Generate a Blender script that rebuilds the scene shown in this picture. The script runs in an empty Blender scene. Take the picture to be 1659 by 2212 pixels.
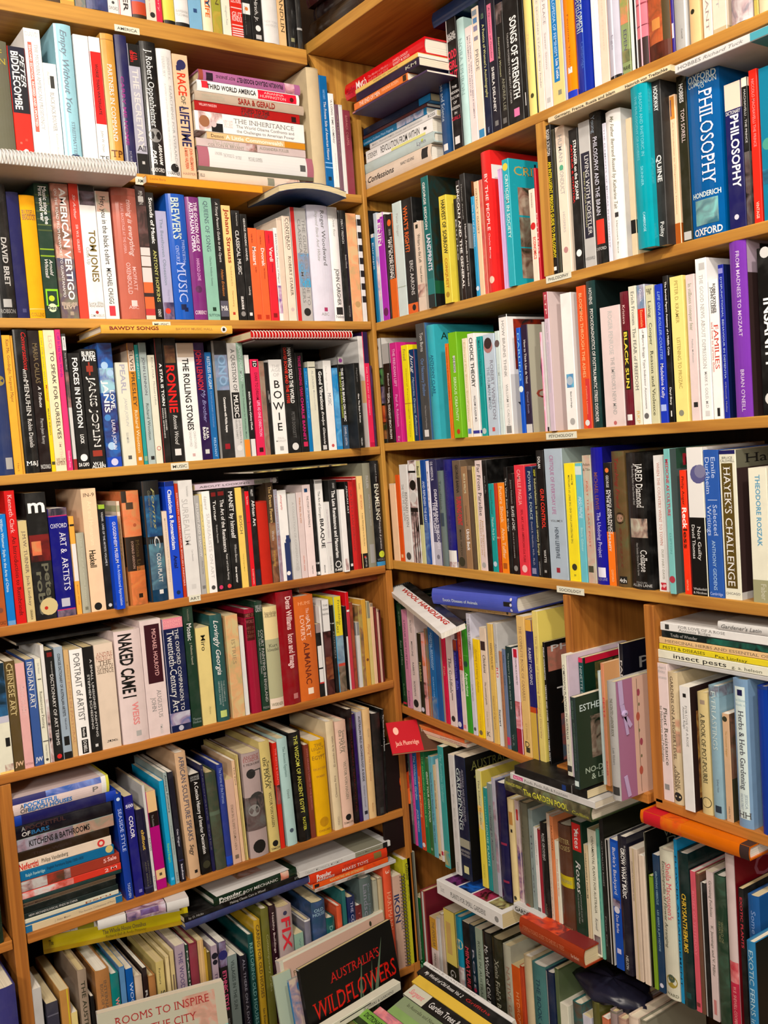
import bpy, bmesh, math, random, re
import numpy as np
from mathutils import Matrix, Vector
C = bpy.context.scene.collection
random.seed(7)
# ---------------------------------------------------------------- camera
EYE = 1.55                                   # eye height above the floor
CAMP = Vector((0, 0, EYE))
PW, PH, FPX = 1659.0, 2212.0, 2121.35        # frame and focal length in its pixels
RIGHT = Vector((0.81896323, -0.56929501, -0.07212778))
UP = Vector((0.10140851, 0.0198635, 0.99464655))
FWD = Vector((0.56481461, 0.82189332, -0.07399884))
cam_d = bpy.data.cameras.new('camera'); cam = bpy.data.objects.new('camera', cam_d); C.objects.link(cam)
cam_d.sensor_fit = 'VERTICAL'; cam_d.sensor_height = 36; cam_d.sensor_width = 27
cam_d.lens = FPX * 36 / PH; cam_d.clip_start = .02
cam.matrix_world = Matrix(((RIGHT.x, UP.x, -FWD.x, 0), (RIGHT.y, UP.y, -FWD.y, 0), (RIGHT.z, UP.z, -FWD.z, EYE), (0, 0, 0, 1)))
sc = bpy.context.scene; sc.camera = cam
# ---------------------------------------------------------------- light and exposure
vs = sc.view_settings
sc.display_settings.display_device = 'sRGB'
vs.view_transform = 'Standard'; vs.look = 'None'; vs.gamma = 1; vs.use_curve_mapping = False
vs.exposure = -.1
w = bpy.data.worlds.new('shop_world'); sc.world = w; w.use_nodes = True
w.node_tree.nodes['Background'].inputs[0].default_value = (1, .9, .8, 1)
w.node_tree.nodes['Background'].inputs[1].default_value = .05
def lamp(name, loc, target, size, power, col=(1, .9, .78)):
    d = bpy.data.lights.new(name, 'AREA'); d.shape = 'DISK'; d.size = size; d.energy = power; d.color = col
    o = bpy.data.objects.new(name, d); C.objects.link(o); o.location = loc
    o.rotation_euler = (Vector(target) - Vector(loc)).to_track_quat('-Z', 'Y').to_euler()
    return o
lamp('ceiling_spot_lamp', (-.25, .35, 2.85), (.9, 1.8, 1.4), .14, 26)
lamp('ceiling_spot_lamp', (.45, -.35, 2.85), (1.25, 1.25, 1.3), .14, 28)
lamp('ceiling_panel_lamp', (-.9, -.7, 2.85), (1.0, 1.4, .8), .5, 30)
lamp('far_ceiling_lamp', (-2.3, -1.7, 2.4), (1.1, 1.6, .7), .5, 74)
# ---------------------------------------------------------------- pixels of the photo as rays, walls as planes
XR, YL = 1.2855, 1.8464                      # front edges of the shelves on the right-hand and on the other wall
def ray(x, y): return RIGHT * ((x - PW / 2) / FPX) - UP * ((y - PH / 2) / FPX) + FWD
def on(wall, x, y, d=0.0):                   # point of a shelf-front plane seen at a pixel
    r = ray(x, y)
    return CAMP + r * ((YL + d) / r.y if wall == 'L' else (XR + d) / r.x)
def onz(x, y, z): r = ray(x, y); return CAMP + r * ((z - EYE) / r.z)
def proj(p):
    v = p - CAMP; k = v.dot(FWD)
    return PW / 2 + FPX * v.dot(RIGHT) / k, PH / 2 - FPX * v.dot(UP) / k
def P(wall, u, z, d=0.0): return Vector((u, YL + d, z)) if wall == 'L' else Vector((XR + d, u, z))
def uof(wall, p): return p.x if wall == 'L' else p.y
def solve(f, a, b):                          # secant root
    fa, fb = f(a), f(b)
    for _ in range(30):
        if abs(fb - fa) < 1e-9: break
        a, b, fa = b, b - fb * (b - a) / (fb - fa), fb
        fb = f(b)
        if abs(fb) < 1e-4: break
    return b
# ---------------------------------------------------------------- materials
MATS = {}
def lin(h, k=.86):
    h = h.strip()
    v = [int(c * 2, 16) / 255 for c in h]
    return tuple(k * (c / 12.92 if c <= .04045 else ((c + .055) / 1.055) ** 2.4) ** 1.12 for c in v) + (1,)
def newmat(key):
    m = bpy.data.materials.new(key); m.use_nodes = True
    nt = m.node_tree; b = nt.nodes['Principled BSDF']; MATS[key] = m
    return m, nt, b
def nd(nt, t, **k):
    n = nt.nodes.new(t)
    for a, v in k.items(): setattr(n, a, v)
    return n
def cover_mat(h, kind='paper'):
    key = f'{kind}_{h}'
    if key in MATS: return MATS[key]
    m, nt, b = newmat(key); c = lin(h)
    tc = nd(nt, 'ShaderNodeTexCoord'); nz = nd(nt, 'ShaderNodeTexNoise'); nz.inputs['Scale'].default_value = 38; nz.inputs['Detail'].default_value = 6
    mx = nd(nt, 'ShaderNodeMix', data_type='RGBA'); mx.inputs[6].default_value = c
    lum = max(c[:3]); mx.inputs[7].default_value = tuple(min(1, v * .9 + .02 * (lum < .3)) for v in c[:3]) + (1,)
    rp = nd(nt, 'ShaderNodeMapRange'); rp.inputs[1].default_value = .45; rp.inputs[2].default_value = .75
    nt.links.new(tc.outputs['Object'], nz.inputs['Vector']); nt.links.new(nz.outputs[0], rp.inputs[0]); nt.links.new(rp.outputs[0], mx.inputs[0]); nt.links.new(mx.outputs[2], b.inputs['Base Color'])
    b.inputs['Roughness'].default_value = {'paper': .42, 'gloss': .2, 'cloth': .85}[kind]
    b.inputs['Specular IOR Level'].default_value = {'paper': .28, 'gloss': .45, 'cloth': .15}[kind]
    if kind == 'cloth':
        wv = nd(nt, 'ShaderNodeTexNoise'); wv.inputs['Scale'].default_value = 1400; bp = nd(nt, 'ShaderNodeBump'); bp.inputs['Strength'].default_value = .25; bp.inputs['Distance'].default_value = .001
        nt.links.new(tc.outputs['Object'], wv.inputs['Vector']); nt.links.new(wv.outputs[0], bp.inputs['Height']); nt.links.new(bp.outputs[0], b.inputs['Normal'])
    return m
def ink(h):
    key = 'ink_' + h
    if key in MATS: return MATS[key]
    m, nt, b = newmat(key); b.inputs['Base Color'].default_value = lin(h); b.inputs['Roughness'].default_value = .45; b.inputs['Specular IOR Level'].default_value = .35
    return m
def picture(h1, h2):                         # a printed picture: two inks in soft patches
    key = f'picture_{h1}_{h2}'
    if key in MATS: return MATS[key]
    m, nt, b = newmat(key); tc = nd(nt, 'ShaderNodeTexCoord'); nz = nd(nt, 'ShaderNodeTexNoise')
    nz.inputs['Scale'].default_value = 34; nz.inputs['Detail'].default_value = 4; nz.inputs['Distortion'].default_value = 1.0
    r = nd(nt, 'ShaderNodeValToRGB'); e = r.color_ramp.elements
    e[0].position = .36; e[1].position = .64; e[0].color = lin(h1); e[1].color = lin(h2)
    x = e.new(.5); a, c = lin(h1), lin(h2); x.color = tuple(min(1, .5 * (p + q) * (1.25 if i == 0 else .85)) for i, (p, q) in enumerate(zip(a[:3], c[:3]))) + (1,)
    nt.links.new(tc.outputs['Object'], nz.inputs['Vector']); nt.links.new(nz.outputs[0], r.inputs[0]); nt.links.new(r.outputs[0], b.inputs['Base Color'])
    b.inputs['Roughness'].default_value = .38
    return m
def wood(name, axis, base='b4712a', dark='7a4314'):
    key = f'pine_{name}_{axis}'
    if key in MATS: return MATS[key]
    m, nt, b = newmat(key); tc = nd(nt, 'ShaderNodeTexCoord'); mp = nd(nt, 'ShaderNodeMapping')
    s = [26, 26, 26]; s['XYZ'.index(axis)] = 1.3; mp.inputs['Scale'].default_value = s
    nz = nd(nt, 'ShaderNodeTexNoise'); nz.inputs['Scale'].default_value = 1.6; nz.inputs['Detail'].default_value = 6; nz.inputs['Distortion'].default_value = .9
    n2 = nd(nt, 'ShaderNodeTexNoise'); n2.inputs['Scale'].default_value = 9; n2.inputs['Detail'].default_value = 3
    r = nd(nt, 'ShaderNodeValToRGB')
    def hx(h): v = [int(h[i:i + 2], 16) / 255 for i in (0, 2, 4)]; return tuple(c / 12.92 if c <= .04045 else ((c + .055) / 1.055) ** 2.4 for c in v) + (1,)
    e = r.color_ramp.elements; e[0].color = hx(dark); e[1].color = hx(base); e[0].position = .28; e[1].position = .56
    mx = nd(nt, 'ShaderNodeMix', data_type='RGBA', blend_type='MULTIPLY'); mx.inputs[0].default_value = .35
    nt.links.new(tc.outputs['Object'], mp.inputs[0]); nt.links.new(mp.outputs[0], nz.inputs['Vector']); nt.links.new(mp.outputs[0], n2.inputs['Vector'])
    nt.links.new(nz.outputs[0], r.inputs[0]); nt.links.new(r.outputs[0], mx.inputs[6]); nt.links.new(n2.outputs[0], mx.inputs[7]); nt.links.new(mx.outputs[2], b.inputs['Base Color'])
    b.inputs['Roughness'].default_value = .4; b.inputs['Specular IOR Level'].default_value = .35
    return m
def plain(name, col, rough=.6, metal=0):
    if name in MATS: return MATS[name]
    m, nt, b = newmat(name); b.inputs['Base Color'].default_value = col; b.inputs['Roughness'].default_value = rough; b.inputs['Metallic'].default_value = metal
    tc = nd(nt, 'ShaderNodeTexCoord'); nz = nd(nt, 'ShaderNodeTexNoise'); nz.inputs['Scale'].default_value = 25; mr = nd(nt, 'ShaderNodeMapRange')
    mr.inputs[3].default_value = rough * .85; mr.inputs[4].default_value = min(1, rough * 1.15)
    nt.links.new(tc.outputs['Object'], nz.inputs[0]); nt.links.new(nz.outputs[0], mr.inputs[0]); nt.links.new(mr.outputs[0], b.inputs['Roughness'])
    return m
# ---------------------------------------------------------------- mesh collector
class MB:
    def __init__(s): s.v = []; s.f = []; s.m = []; s.mats = []
    def mi(s, mat):
        if mat not in s.mats: s.mats.append(mat)
        return s.mats.index(mat)
    def add(s, vs_, fs, mat):
        o = len(s.v); k = s.mi(mat); s.v += [tuple(v) for v in vs_]; s.f += [tuple(i + o for i in f) for f in fs]; s.m += [k] * len(fs)
    def box(s, a, b, mat, bev=0):
        (x0, y0, z0), (x1, y1, z1) = a, b
        s.add([(x0, y0, z0), (x1, y0, z0), (x1, y1, z0), (x0, y1, z0), (x0, y0, z1), (x1, y0, z1), (x1, y1, z1), (x0, y1, z1)],
              [(0, 3, 2, 1), (4, 5, 6, 7), (0, 1, 5, 4), (1, 2, 6, 5), (2, 3, 7, 6), (3, 0, 4, 7)], mat)
    def tube(s, pts, r, mat, n=6, closed=False):
        pts = [Vector(p) for p in pts]; rings = []
        for i, p in enumerate(pts):
            t = (pts[min(i + 1, len(pts) - 1)] - pts[max(i - 1, 0)]).normalized()
            a = t.orthogonal().normalized() if i == 0 else (rings_a - t * rings_a.dot(t)).normalized()
            rings_a = a; b = t.cross(a)
            rings.append([p + r * (math.cos(q) * a + math.sin(q) * b) for q in [2 * math.pi * j / n for j in range(n)]])
        vs_ = [v for g in rings for v in g]
        fs = [(i * n + j, i * n + (j + 1) % n, (i + 1) * n + (j + 1) % n, (i + 1) * n + j) for i in range(len(pts) - 1) for j in range(n)]
        fs += [tuple(range(n))[::-1], tuple((len(pts) - 1) * n + j for j in range(n))]
        s.add(vs_, fs, mat)
    def build(s, name, parent=None, smooth=False):
        me = bpy.data.meshes.new(name); me.from_pydata(s.v, [], s.f)
        for m in s.mats: me.materials.append(m)
        me.polygons.foreach_set('material_index', s.m)
        if smooth: me.polygons.foreach_set('use_smooth', [True] * len(s.f))
        me.update(); o = bpy.data.objects.new(name, me); C.objects.link(o); o.parent = parent
        return o
def tag(o, label, cat, group=None):
    o['label'] = label; o['category'] = cat
    if group: o['group'] = group
    return o
def root(name, M): o = bpy.data.objects.new(name, None); C.objects.link(o); o.matrix_world = M; o.empty_display_size = .02; return o
# ---------------------------------------------------------------- lettering, from the font's own outlines
GL = {}; CAP = .73
def glyphs(text, style):
    key = (text, style)
    if key in GL: return GL[key]
    cu = bpy.data.curves.new('t', 'FONT'); cu.body = text; cu.resolution_u = 2
    cu.offset = .022 if 'b' in style else (.0 if 's' in style else .007); cu.shear = .3 if 'i' in style else 0
    ob = bpy.data.objects.new('t', cu); me = bpy.data.meshes.new_from_object(ob)
    v = np.array([p.co[:2] for p in me.vertices]) if len(me.vertices) else np.zeros((1, 2)); f = [tuple(p.vertices) for p in me.polygons]
    if 's' in style and len(f):              # slab feet on the stems
        cnt = {}
        for p in f:
            for i in range(len(p)):
                e = (min(p[i], p[i - 1]), max(p[i], p[i - 1])); cnt[e] = cnt.get(e, 0) + 1
        vv = [tuple(q) for q in v]; top = v[:, 1].max()
        for (a, b), n in cnt.items():
            if n == 1 and abs(v[a, 1] - v[b, 1]) < .004 and .04 < abs(v[a, 0] - v[b, 0]) < .2:
                y = v[a, 1]; lo, hi = sorted((v[a, 0], v[b, 0]))
                if abs(y) < .03: y0, y1 = y, y + .045
                elif y > .45: y0, y1 = y - .045, y
                else: continue
                o = len(vv); vv += [(lo - .07, y0), (hi + .07, y0), (hi + .07, y1), (lo - .07, y1)]; f.append((o, o + 1, o + 2, o + 3))
        v = np.array(vv)
    bpy.data.objects.remove(ob); bpy.data.curves.remove(cu); bpy.data.meshes.remove(me)
    v = v - [v[:, 0].min(), 0]
    GL[key] = (v, f, max(v[:, 0].max(), .01))
    return GL[key]
CAP = glyphs('H', '')[0][:, 1].max()
def lettering(mb, text, style, origin, xdir, ydir, length, cap, surf, mat):
    """text whose baseline starts at origin (2-D), runs along xdir for length, with capitals cap high; surf maps (a, b) to a 3-D point"""
    v, f, wd = glyphs(text, style)
    if not f: return
    sx, sy = length / wd, cap / CAP
    pts = [surf(origin[0] + xdir[0] * x * sx + ydir[0] * y * sy, origin[1] + xdir[1] * x * sx + ydir[1] * y * sy) for x, y in v]
    mb.add(pts, f, mat)
# ---------------------------------------------------------------- one book: cover (spine, boards and print) and page block
PAGES = ['f4f0e6', 'ece2cc', 'e2d3ab', 'd9c697', 'f0e9da']
def pmat(i):
    h = PAGES[i]; key = 'pages_' + h
    if key in MATS: return MATS[key]
    m, nt, b = newmat(key); tc = nd(nt, 'ShaderNodeTexCoord'); mp = nd(nt, 'ShaderNodeMapping'); mp.inputs['Scale'].default_value = (1300, 5, 5)
    nz = nd(nt, 'ShaderNodeTexNoise'); nz.inputs['Scale'].default_value = 1; nz.inputs['Detail'].default_value = 2
    v = [int(h[i:i + 2], 16) / 255 for i in (0, 2, 4)]; c = tuple(.92 * (q / 12.92 if q <= .04045 else ((q + .055) / 1.055) ** 2.4) for q in v)
    r = nd(nt, 'ShaderNodeValToRGB'); r.color_ramp.elements[0].color = tuple(q * .7 for q in c) + (1,); r.color_ramp.elements[1].color = c + (1,)
    r.color_ramp.elements[0].position = .3; r.color_ramp.elements[1].position = .6
    nt.links.new(tc.outputs['Object'], mp.inputs[0]); nt.links.new(mp.outputs[0], nz.inputs['Vector']); nt.links.new(nz.outputs[0], r.inputs[0]); nt.links.new(r.outputs[0], b.inputs['Base Color'])
    b.inputs['Roughness'].default_value = .9; b.inputs['Specular IOR Level'].default_value = .1
    return m
def disc(cx, cy, r, ry=None, n=14): return [(cx + r * math.cos(2 * math.pi * i / n), cy + (ry or r) * math.sin(2 * math.pi * i / n)) for i in range(n)]
def book(rt, W, H, D, col, look, segs, cseg='', hard=False, bend=0):
    kind = 'cloth' if 'cloth' in look else 'gloss' if ('glossy' in look or hard) else 'paper'
    cm = cover_mat(col, kind); mb = MB()
    t = min(.0026 if hard else .0009, W * .16); ov = .003 if hard else .0004
    bul = min(.0045, .12 * W) if hard else 0
    N = 8 if hard else 1; nz = 8 if bend else 1
    def yf(x): q = 2 * x / W - 1; return -bul * (1 - q * q) if hard else 0.0
    r = .0008 if W > .004 else W * .15
    if hard:
        outer = [(0, D)] + [(W * i / N, yf(W * i / N)) for i in range(N + 1)] + [(W, D)]
        inner = [(t, D)] + [(t + (W - 2 * t) * i / N, yf(W * i / N) + t) for i in range(N + 1)] + [(W - t, D)]
    else:
        outer = [(0, D), (0, r), (r, 0), (W - r, 0), (W, r), (W, D)]
        inner = [(t, D), (t, r + t), (r + t * .6, t), (W - r - t * .6, t), (W - t, r + t), (W - t, D)]
    n = len(outer); zs = [H * k / nz for k in range(nz + 1)]
    vv = []
    for z in zs: vv += [(x, y, z) for x, y in outer] + [(x, y, z) for x, y in inner]
    ff = []
    for k in range(nz):
        a, b_ = k * 2 * n, (k + 1) * 2 * n
        for i in range(n - 1):
            ff += [(a + i, a + i + 1, b_ + i + 1, b_ + i), (a + n + i + 1, a + n + i, b_ + n + i, b_ + n + i + 1)]
        for i in (0, n - 1): ff.append((a + i, b_ + i, b_ + n + i, a + n + i) if i == 0 else (a + i, a + n + i, b_ + n + i, b_ + i))
    for i in range(n - 1):
        ff += [(i + 1, i, n + i, n + i + 1), (nz * 2 * n + i, nz * 2 * n + i + 1, nz * 2 * n + n + i + 1, nz * 2 * n + n + i)]
    mb.add(vv, ff, cm)
    lay = [0]
    def spine(e): return lambda x, z: (x, yf(min(max(x, 0), W)) - e, z)
    def face(e): return lambda y, z: (W + e, y, z)
    def patch(sf, x0, x1, z0, z1, m, seg):
        vs_ = []
        for i in range(seg + 1): x = x0 + (x1 - x0) * i / seg; vs_ += [sf(x, z0), sf(x, z1)]
        mb.add(vs_, [(2 * i, 2 * i + 2, 2 * i + 3, 2 * i + 1) for i in range(seg)], m)
    e0 = .00012
    def eps(cap=0): lay[0] += 1; return e0 + .00004 * lay[0] + bul * (cap / W) ** 2 * 1.1
    for s in [q for q in segs.split(';') if q.strip()]:
        k = s.split()
        c0 = k[0]
        if c0 in 'BP':  # pale full-height strips on glossy hardback spines are painted highlights
            a, b_ = float(k[1]), float(k[2]); m = ink(k[3]) if c0 == 'B' else picture(k[3], k[4]); rest = k[4:] if c0 == 'B' else k[5:]
            l, rr = (float(rest[0]), float(rest[1])) if len(rest) >= 2 else (0, 100)
            e = eps(); ins = r * .9 if not hard else 0
            patch(spine(e), max(W * l / 100, ins), min(W * rr / 100, W - ins), H * (1 - b_ / 100), H * (1 - a / 100), m, N)
            if l == 0 and rr == 100 and W > .006:   # a band wraps on to the boards
                for xx in (-e, W + e):
                    mb.add([(xx, .001, H * (1 - b_ / 100)), (xx, D * .97, H * (1 - b_ / 100)), (xx, D * .97, H * (1 - a / 100)), (xx, .001, H * (1 - a / 100))], [(0, 1, 2, 3)], m)
        elif c0 in 'OQ':
            a, c, rad = float(k[1]), float(k[2]), float(k[3]); m = ink(k[4]); sf = spine(eps()); x, z, q = W * c / 100, H * (1 - a / 100), W * rad / 100
            if c0 == 'Q': patch(sf, x - q, x + q, z - q, z + q, m, 4 if hard else 1)
            else:
                vs_ = [sf(px, pz) for px, pz in disc(x, z, q)]; mb.add([sf(x, z)] + vs_, [(0, 1 + i, 1 + (i + 1) % 14) for i in range(14)], m)
        elif c0 == 'H':
            a, sz, cc = float(k[1]), float(k[2]), k[3]; tx = ' '.join(k[4:]); st = cc[3:]
            cap = min(H * sz / 100, W * .95); v, f, wd = glyphs(tx, st); L = min(W * .86, wd * cap / CAP * 1.15)
            lettering(mb, tx, st, (W / 2 - L / 2, H * (1 - a / 100) - cap / 2), (1, 0), (0, 1), L, cap, spine(eps(max(cap, L / max(1, len(tx))))), ink(cc[:3]))
        else:
            upw = c0 == 'U'
            if upw: k = k[1:]
            if len(k) < 6: continue
            a, b_, c, sz, cc = float(k[0]), float(k[1]), float(k[2]), float(k[3]), k[4]; tx = ' '.join(k[5:]); st = cc[3:]
            if sz <= 0: continue
            cap = W * sz / 100 * (.86 if 'i' in st else .95); L = H * (b_ - a) / 100
            sf = spine(eps(cap))
            if not upw: lettering(mb, tx, st, (W * c / 100 - cap / 2, H * (1 - a / 100)), (0, -1), (1, 0), L, cap, sf, ink(cc[:3]))
            else: lettering(mb, tx, st, (W * c / 100 + cap / 2, H * (1 - b_ / 100)), (0, 1), (-1, 0), L, cap, sf, ink(cc[:3]))
    for s in [q for q in cseg.split(';') if q.strip()]:
        k = s.split(); sf = face(eps())
        if k[0] in 'CW':
            y0, y1, z0, z1 = [float(q) / 100 for q in k[1:5]]; m = ink(k[5]) if k[0] == 'C' else picture(k[5], k[6])
            patch(sf, max(D * y0, .0012), D * y1, H * (1 - z1), H * (1 - z0), m, 1)
        elif k[0] == 'O':
            y, z, q = D * float(k[1]) / 100, H * (1 - float(k[2]) / 100), D * float(k[3]) / 100
            mb.add([sf(y, z)] + [sf(a, b_) for a, b_ in disc(y, z, q * .6, q)], [(0, 1 + i, 1 + (i + 1) % 14) for i in range(14)], ink(k[4]))
        elif k[0] == 'K':
            y0, y1, a, sz, cc = float(k[1]), float(k[2]), float(k[3]), float(k[4]), k[5]; tx = ' '.join(k[6:]); cap = H * sz / 100
            lettering(mb, tx, cc[3:], (D * y0 / 100, H * (1 - a / 100) - cap / 2), (1, 0), (0, 1), D * (y1 - y0) / 100, cap, sf, ink(cc[:3]))
    if bend:
        mb.v = [(x + bend * (1 - (2 * z / H - 1) ** 2), y, z) for x, y, z in mb.v]
    co = mb.build('cover', rt)
    pg = MB(); m = pmat((len(look) * 7 + int(W * 1e5)) % 5)
    lst = [0] + [H * k / nz for k in range(1, nz)] + [H]
    lst[0] += ov; lst[-1] -= ov
    y0, y1 = t + .0004 + (bul * 0), D - ov * 1.6
    for k, z in enumerate(lst):
        dx = bend * (1 - (2 * z / H - 1) ** 2)
        pg.v += [(t + dx, y0, z), (W - t + dx, y0, z), (W - t + dx, y1, z), (t + dx, y1, z)]
    mi = pg.mi(m); fs = [(0, 3, 2, 1)]; L_ = len(lst) - 1
    for k in range(L_):
        a, b_ = 4 * k, 4 * k + 4
        fs += [(a, a + 1, b_ + 1, b_), (a + 1, a + 2, b_ + 2, b_ + 1), (a + 2, a + 3, b_ + 3, b_ + 2), (a + 3, a, b_, b_ + 3)]
    fs.append((4 * L_, 4 * L_ + 1, 4 * L_ + 2, 4 * L_ + 3)); pg.f = fs; pg.m = [mi] * len(fs)
    pg.build('page_block', rt)
    return co
def coil(rt, length, rad, pitch, mat, x=0.0, along='z', x0=0.0, y0=0.0):   # wire binding: one helix
    mb = MB(); n = int(length / pitch); pts = []
    for i in range(n * 8 + 1):
        a = 2 * math.pi * i / 8; q = length * i / (n * 8)
        pts.append((x0 + rad * math.cos(a), y0 + rad * math.sin(a), q))
    mb.tube(pts, .0009, mat, 5)
    return mb.build('wire_binding', rt, True)
# ---------------------------------------------------------------- the setting: room shell and pine shelving
def struct(mb, name): o = mb.build(name); o['kind'] = 'structure'; return o
def board(name, a, b, axis, tone=('d09642', 'a0672a')):
    a = Vector(a); b = Vector(b); lo = Vector(map(min, a, b)); hi = Vector(map(max, a, b)); c = (lo + hi) / 2
    mb = MB(); mb.box(lo - c, hi - c, wood(tone[0], axis, *tone)); o = struct(mb, name); o.location = c
    bv = o.modifiers.new('edge', 'BEVEL'); bv.width = .0015; bv.segments = 2
    return o
def slab(name, a, b, col, rough=.8):
    mb = MB(); mb.box(a, b, plain(name + '_paint', col, rough)); return struct(mb, name)
slab('floor', (-2.6, -2.2, -.04), (1.7, 2.3, 0), (.16, .1, .06, 1))
slab('ceiling', (-2.6, -2.2, 3.0), (1.7, 2.3, 3.04), (.8, .76, .7, 1))
slab('wall_left', (-2.6, YL + .26, 0), (1.7, YL + .3, 3.0), (.55, .5, .42, 1))
slab('wall_right', (XR + .26, -2.2, 0), (XR + .3, YL + .26, 3.0), (.55, .5, .42, 1))
TONE = ('d09a46', 'a56c2c'); TONE2 = ('c07c36', '8a4e20')  # TONE2: same pine lower down, its dimmer light put into the colour
ZL = dict(LA=.843, LB=.546, LC=.266, LD=-.016, LE=-.288, LF=-.556, LG=-.862, LH=-1.24)
for k, z in ZL.items():
    th = .032 if k == 'LA' else .018
    x1 = 1.155 if k == 'LA' else 1.2715 if k in ('LB', 'LC', 'LD') else 1.262
    x0 = -.9 if k not in ('LG', 'LH') else .405
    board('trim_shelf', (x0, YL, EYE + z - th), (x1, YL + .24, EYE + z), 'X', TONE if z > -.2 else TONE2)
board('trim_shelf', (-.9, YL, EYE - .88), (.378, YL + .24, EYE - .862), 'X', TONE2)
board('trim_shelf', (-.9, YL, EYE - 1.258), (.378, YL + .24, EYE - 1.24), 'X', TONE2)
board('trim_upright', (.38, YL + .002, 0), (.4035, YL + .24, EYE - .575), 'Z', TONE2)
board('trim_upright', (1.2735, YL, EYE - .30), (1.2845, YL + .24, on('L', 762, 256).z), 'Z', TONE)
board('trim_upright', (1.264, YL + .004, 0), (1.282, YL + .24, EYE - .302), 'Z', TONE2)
board('trim_back', (-.9, YL + .242, 0), (XR + .241, YL + .255, EYE + 1.44), 'Z', ('35210f', '201308'))  # near-black for unfinished wood, with the shelf gaps' shadow put into the colour
# the other wall: shelves run along Y; two of them lie a little out of level
def shelf_r(z0, u0, z1, u1, th, tone, x0=XR, dp=.24):
    L = math.hypot(u0 - u1, z0 - z1); mb = MB(); mb.box((0, -L, -th), (dp, 0, 0), wood(tone[0], 'Y', *tone))
    o = struct(mb, 'trim_shelf'); o.location = (x0, u0, EYE + z0); o.rotation_euler = (math.asin((z0 - z1) / L), 0, 0)
    bv = o.modifiers.new('edge', 'BEVEL'); bv.width = .0015; bv.segments = 2
UE = 1.868                                   # inner face of the end panel
shelf_r(.560, UE, .557, .30, .018, TONE)
shelf_r(.263, UE, .277, .30, .018, TONE)
shelf_r(-.010, UE, -.004, .30, .018, TONE)
shelf_r(-.280, UE, -.291, .30, .020, TONE)
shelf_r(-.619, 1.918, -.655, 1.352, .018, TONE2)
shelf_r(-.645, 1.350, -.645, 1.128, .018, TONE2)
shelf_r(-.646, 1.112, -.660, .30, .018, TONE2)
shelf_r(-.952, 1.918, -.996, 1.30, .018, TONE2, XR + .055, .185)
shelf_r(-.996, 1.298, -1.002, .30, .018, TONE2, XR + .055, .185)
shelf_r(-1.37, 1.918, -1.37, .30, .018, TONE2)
board('trim_upright', (XR, UE + .002, EYE - .30), (XR + .24, UE + .016, EYE + .64), 'Z', TONE)
board('trim_upright', (XR + .005, 1.920, 0), (XR + .24, 1.936, EYE - .302), 'Z', TONE2)
board('trim_back', (XR + .242, .30, 0), (XR + .255, 1.95, EYE + 1.44), 'Z', ('3d2712', '281808'))  # likewise darkened: gap shadow is part of this back panel's colour
def upright_px(xa, xb, y, z0, z1, tone, dp=.24):
    ua, ub = on('R', xa, y).y, on('R', xb, y).y
    board('trim_upright', (XR, ub, EYE + z0), (XR + dp, ua, EYE + z1), 'Z', tone); return ua, ub
upright_px(1175, 1194, 594, .2705, .541, TONE)
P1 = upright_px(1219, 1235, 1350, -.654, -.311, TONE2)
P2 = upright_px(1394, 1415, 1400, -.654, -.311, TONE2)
# deep top shelf that overhangs, carried by a slanting side panel
ZA = .845; FA = onz(694, 96, EYE + ZA); XA = FA.x
board('trim_shelf', (XA, .30, EYE + ZA), (XR + .24, UE + .016, EYE + ZA + .024), 'Y', TONE)
mb = MB(); ya, yb = UE + .002, UE + .016; zl = min(on('R', 764, 253).z, EYE + .66)
pr = [(XR + .24, zl - .06), (XR - .001, zl - .06), (XR - .001, zl), (XA, EYE + ZA - .001), (XR + .24, EYE + ZA - .001)]
pr = [(XR + .24, EYE + .645), (XR, EYE + .645), (XR, zl), (XA, EYE + ZA - .001), (XR + .24, EYE + ZA - .001)]
k = len(pr); vv = [(x, ya, z) for x, z in pr] + [(x, yb, z) for x, z in pr]
mb.add(vv, [tuple(range(k)), tuple(range(2 * k - 1, k - 1, -1))] + [(i, k + i, k + (i + 1) % k, (i + 1) % k) for i in range(k)], wood(TONE[0], 'Z', *TONE))
struct(mb, 'trim_bracket')
# ---------------------------------------------------------------- paper signs stuck on the shelf fronts
def sign(text, wall, xa, ya, xb, yb, hpx, label, tilt=0):
    p, q = on(wall, xa, ya, -.0012), on(wall, xb, yb, -.0012)
    L = (q - p).length; h = hpx / FPX * ((p - CAMP).dot(FWD))
    ex = (q - p).normalized(); ez = Vector((0, 0, 1)); ey = ez.cross(ex).normalized(); ez = ex.cross(ey)
    rt = Matrix((( ex.x, ey.x, ez.x, p.x), (ex.y, ey.y, ez.y, p.y), (ex.z, ey.z, ez.z, p.z), (0, 0, 0, 1)))
    mb = MB(); mb.box((0, 0, 0), (L, .0006, h), cover_mat('eed'))
    lettering(mb, text, '', (L * .1, h * .27), (1, 0), (0, 1), L * .8, h * .44, lambda a, b: (a, -.0002, b), ink('444'))
    o = mb.build('shelf_sign'); o.matrix_world = rt
    tag(o, label, 'sign', 'paper signs naming the shelves')
sign('AMERICA', 'L', 248, 66, 302, 76, 14, 'white paper sign lettered america on the topmost shelf front')
sign('AMERICA', 'L', 293, 398, 339, 403, 17, 'white paper sign lettered america half hidden behind a wire bound booklet')
sign('MUSIC', 'L', 330, 706, 369, 706, 11, 'white paper sign lettered music just above the bawdy songs book')
sign('MUSIC', 'L', 370, 1016, 408, 1013, 15, 'white paper sign lettered music beneath the black rock biographies')
sign('ART', 'L', 409, 1301, 434, 1297, 14, 'small grey paper sign lettered art on the shelf front')
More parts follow.
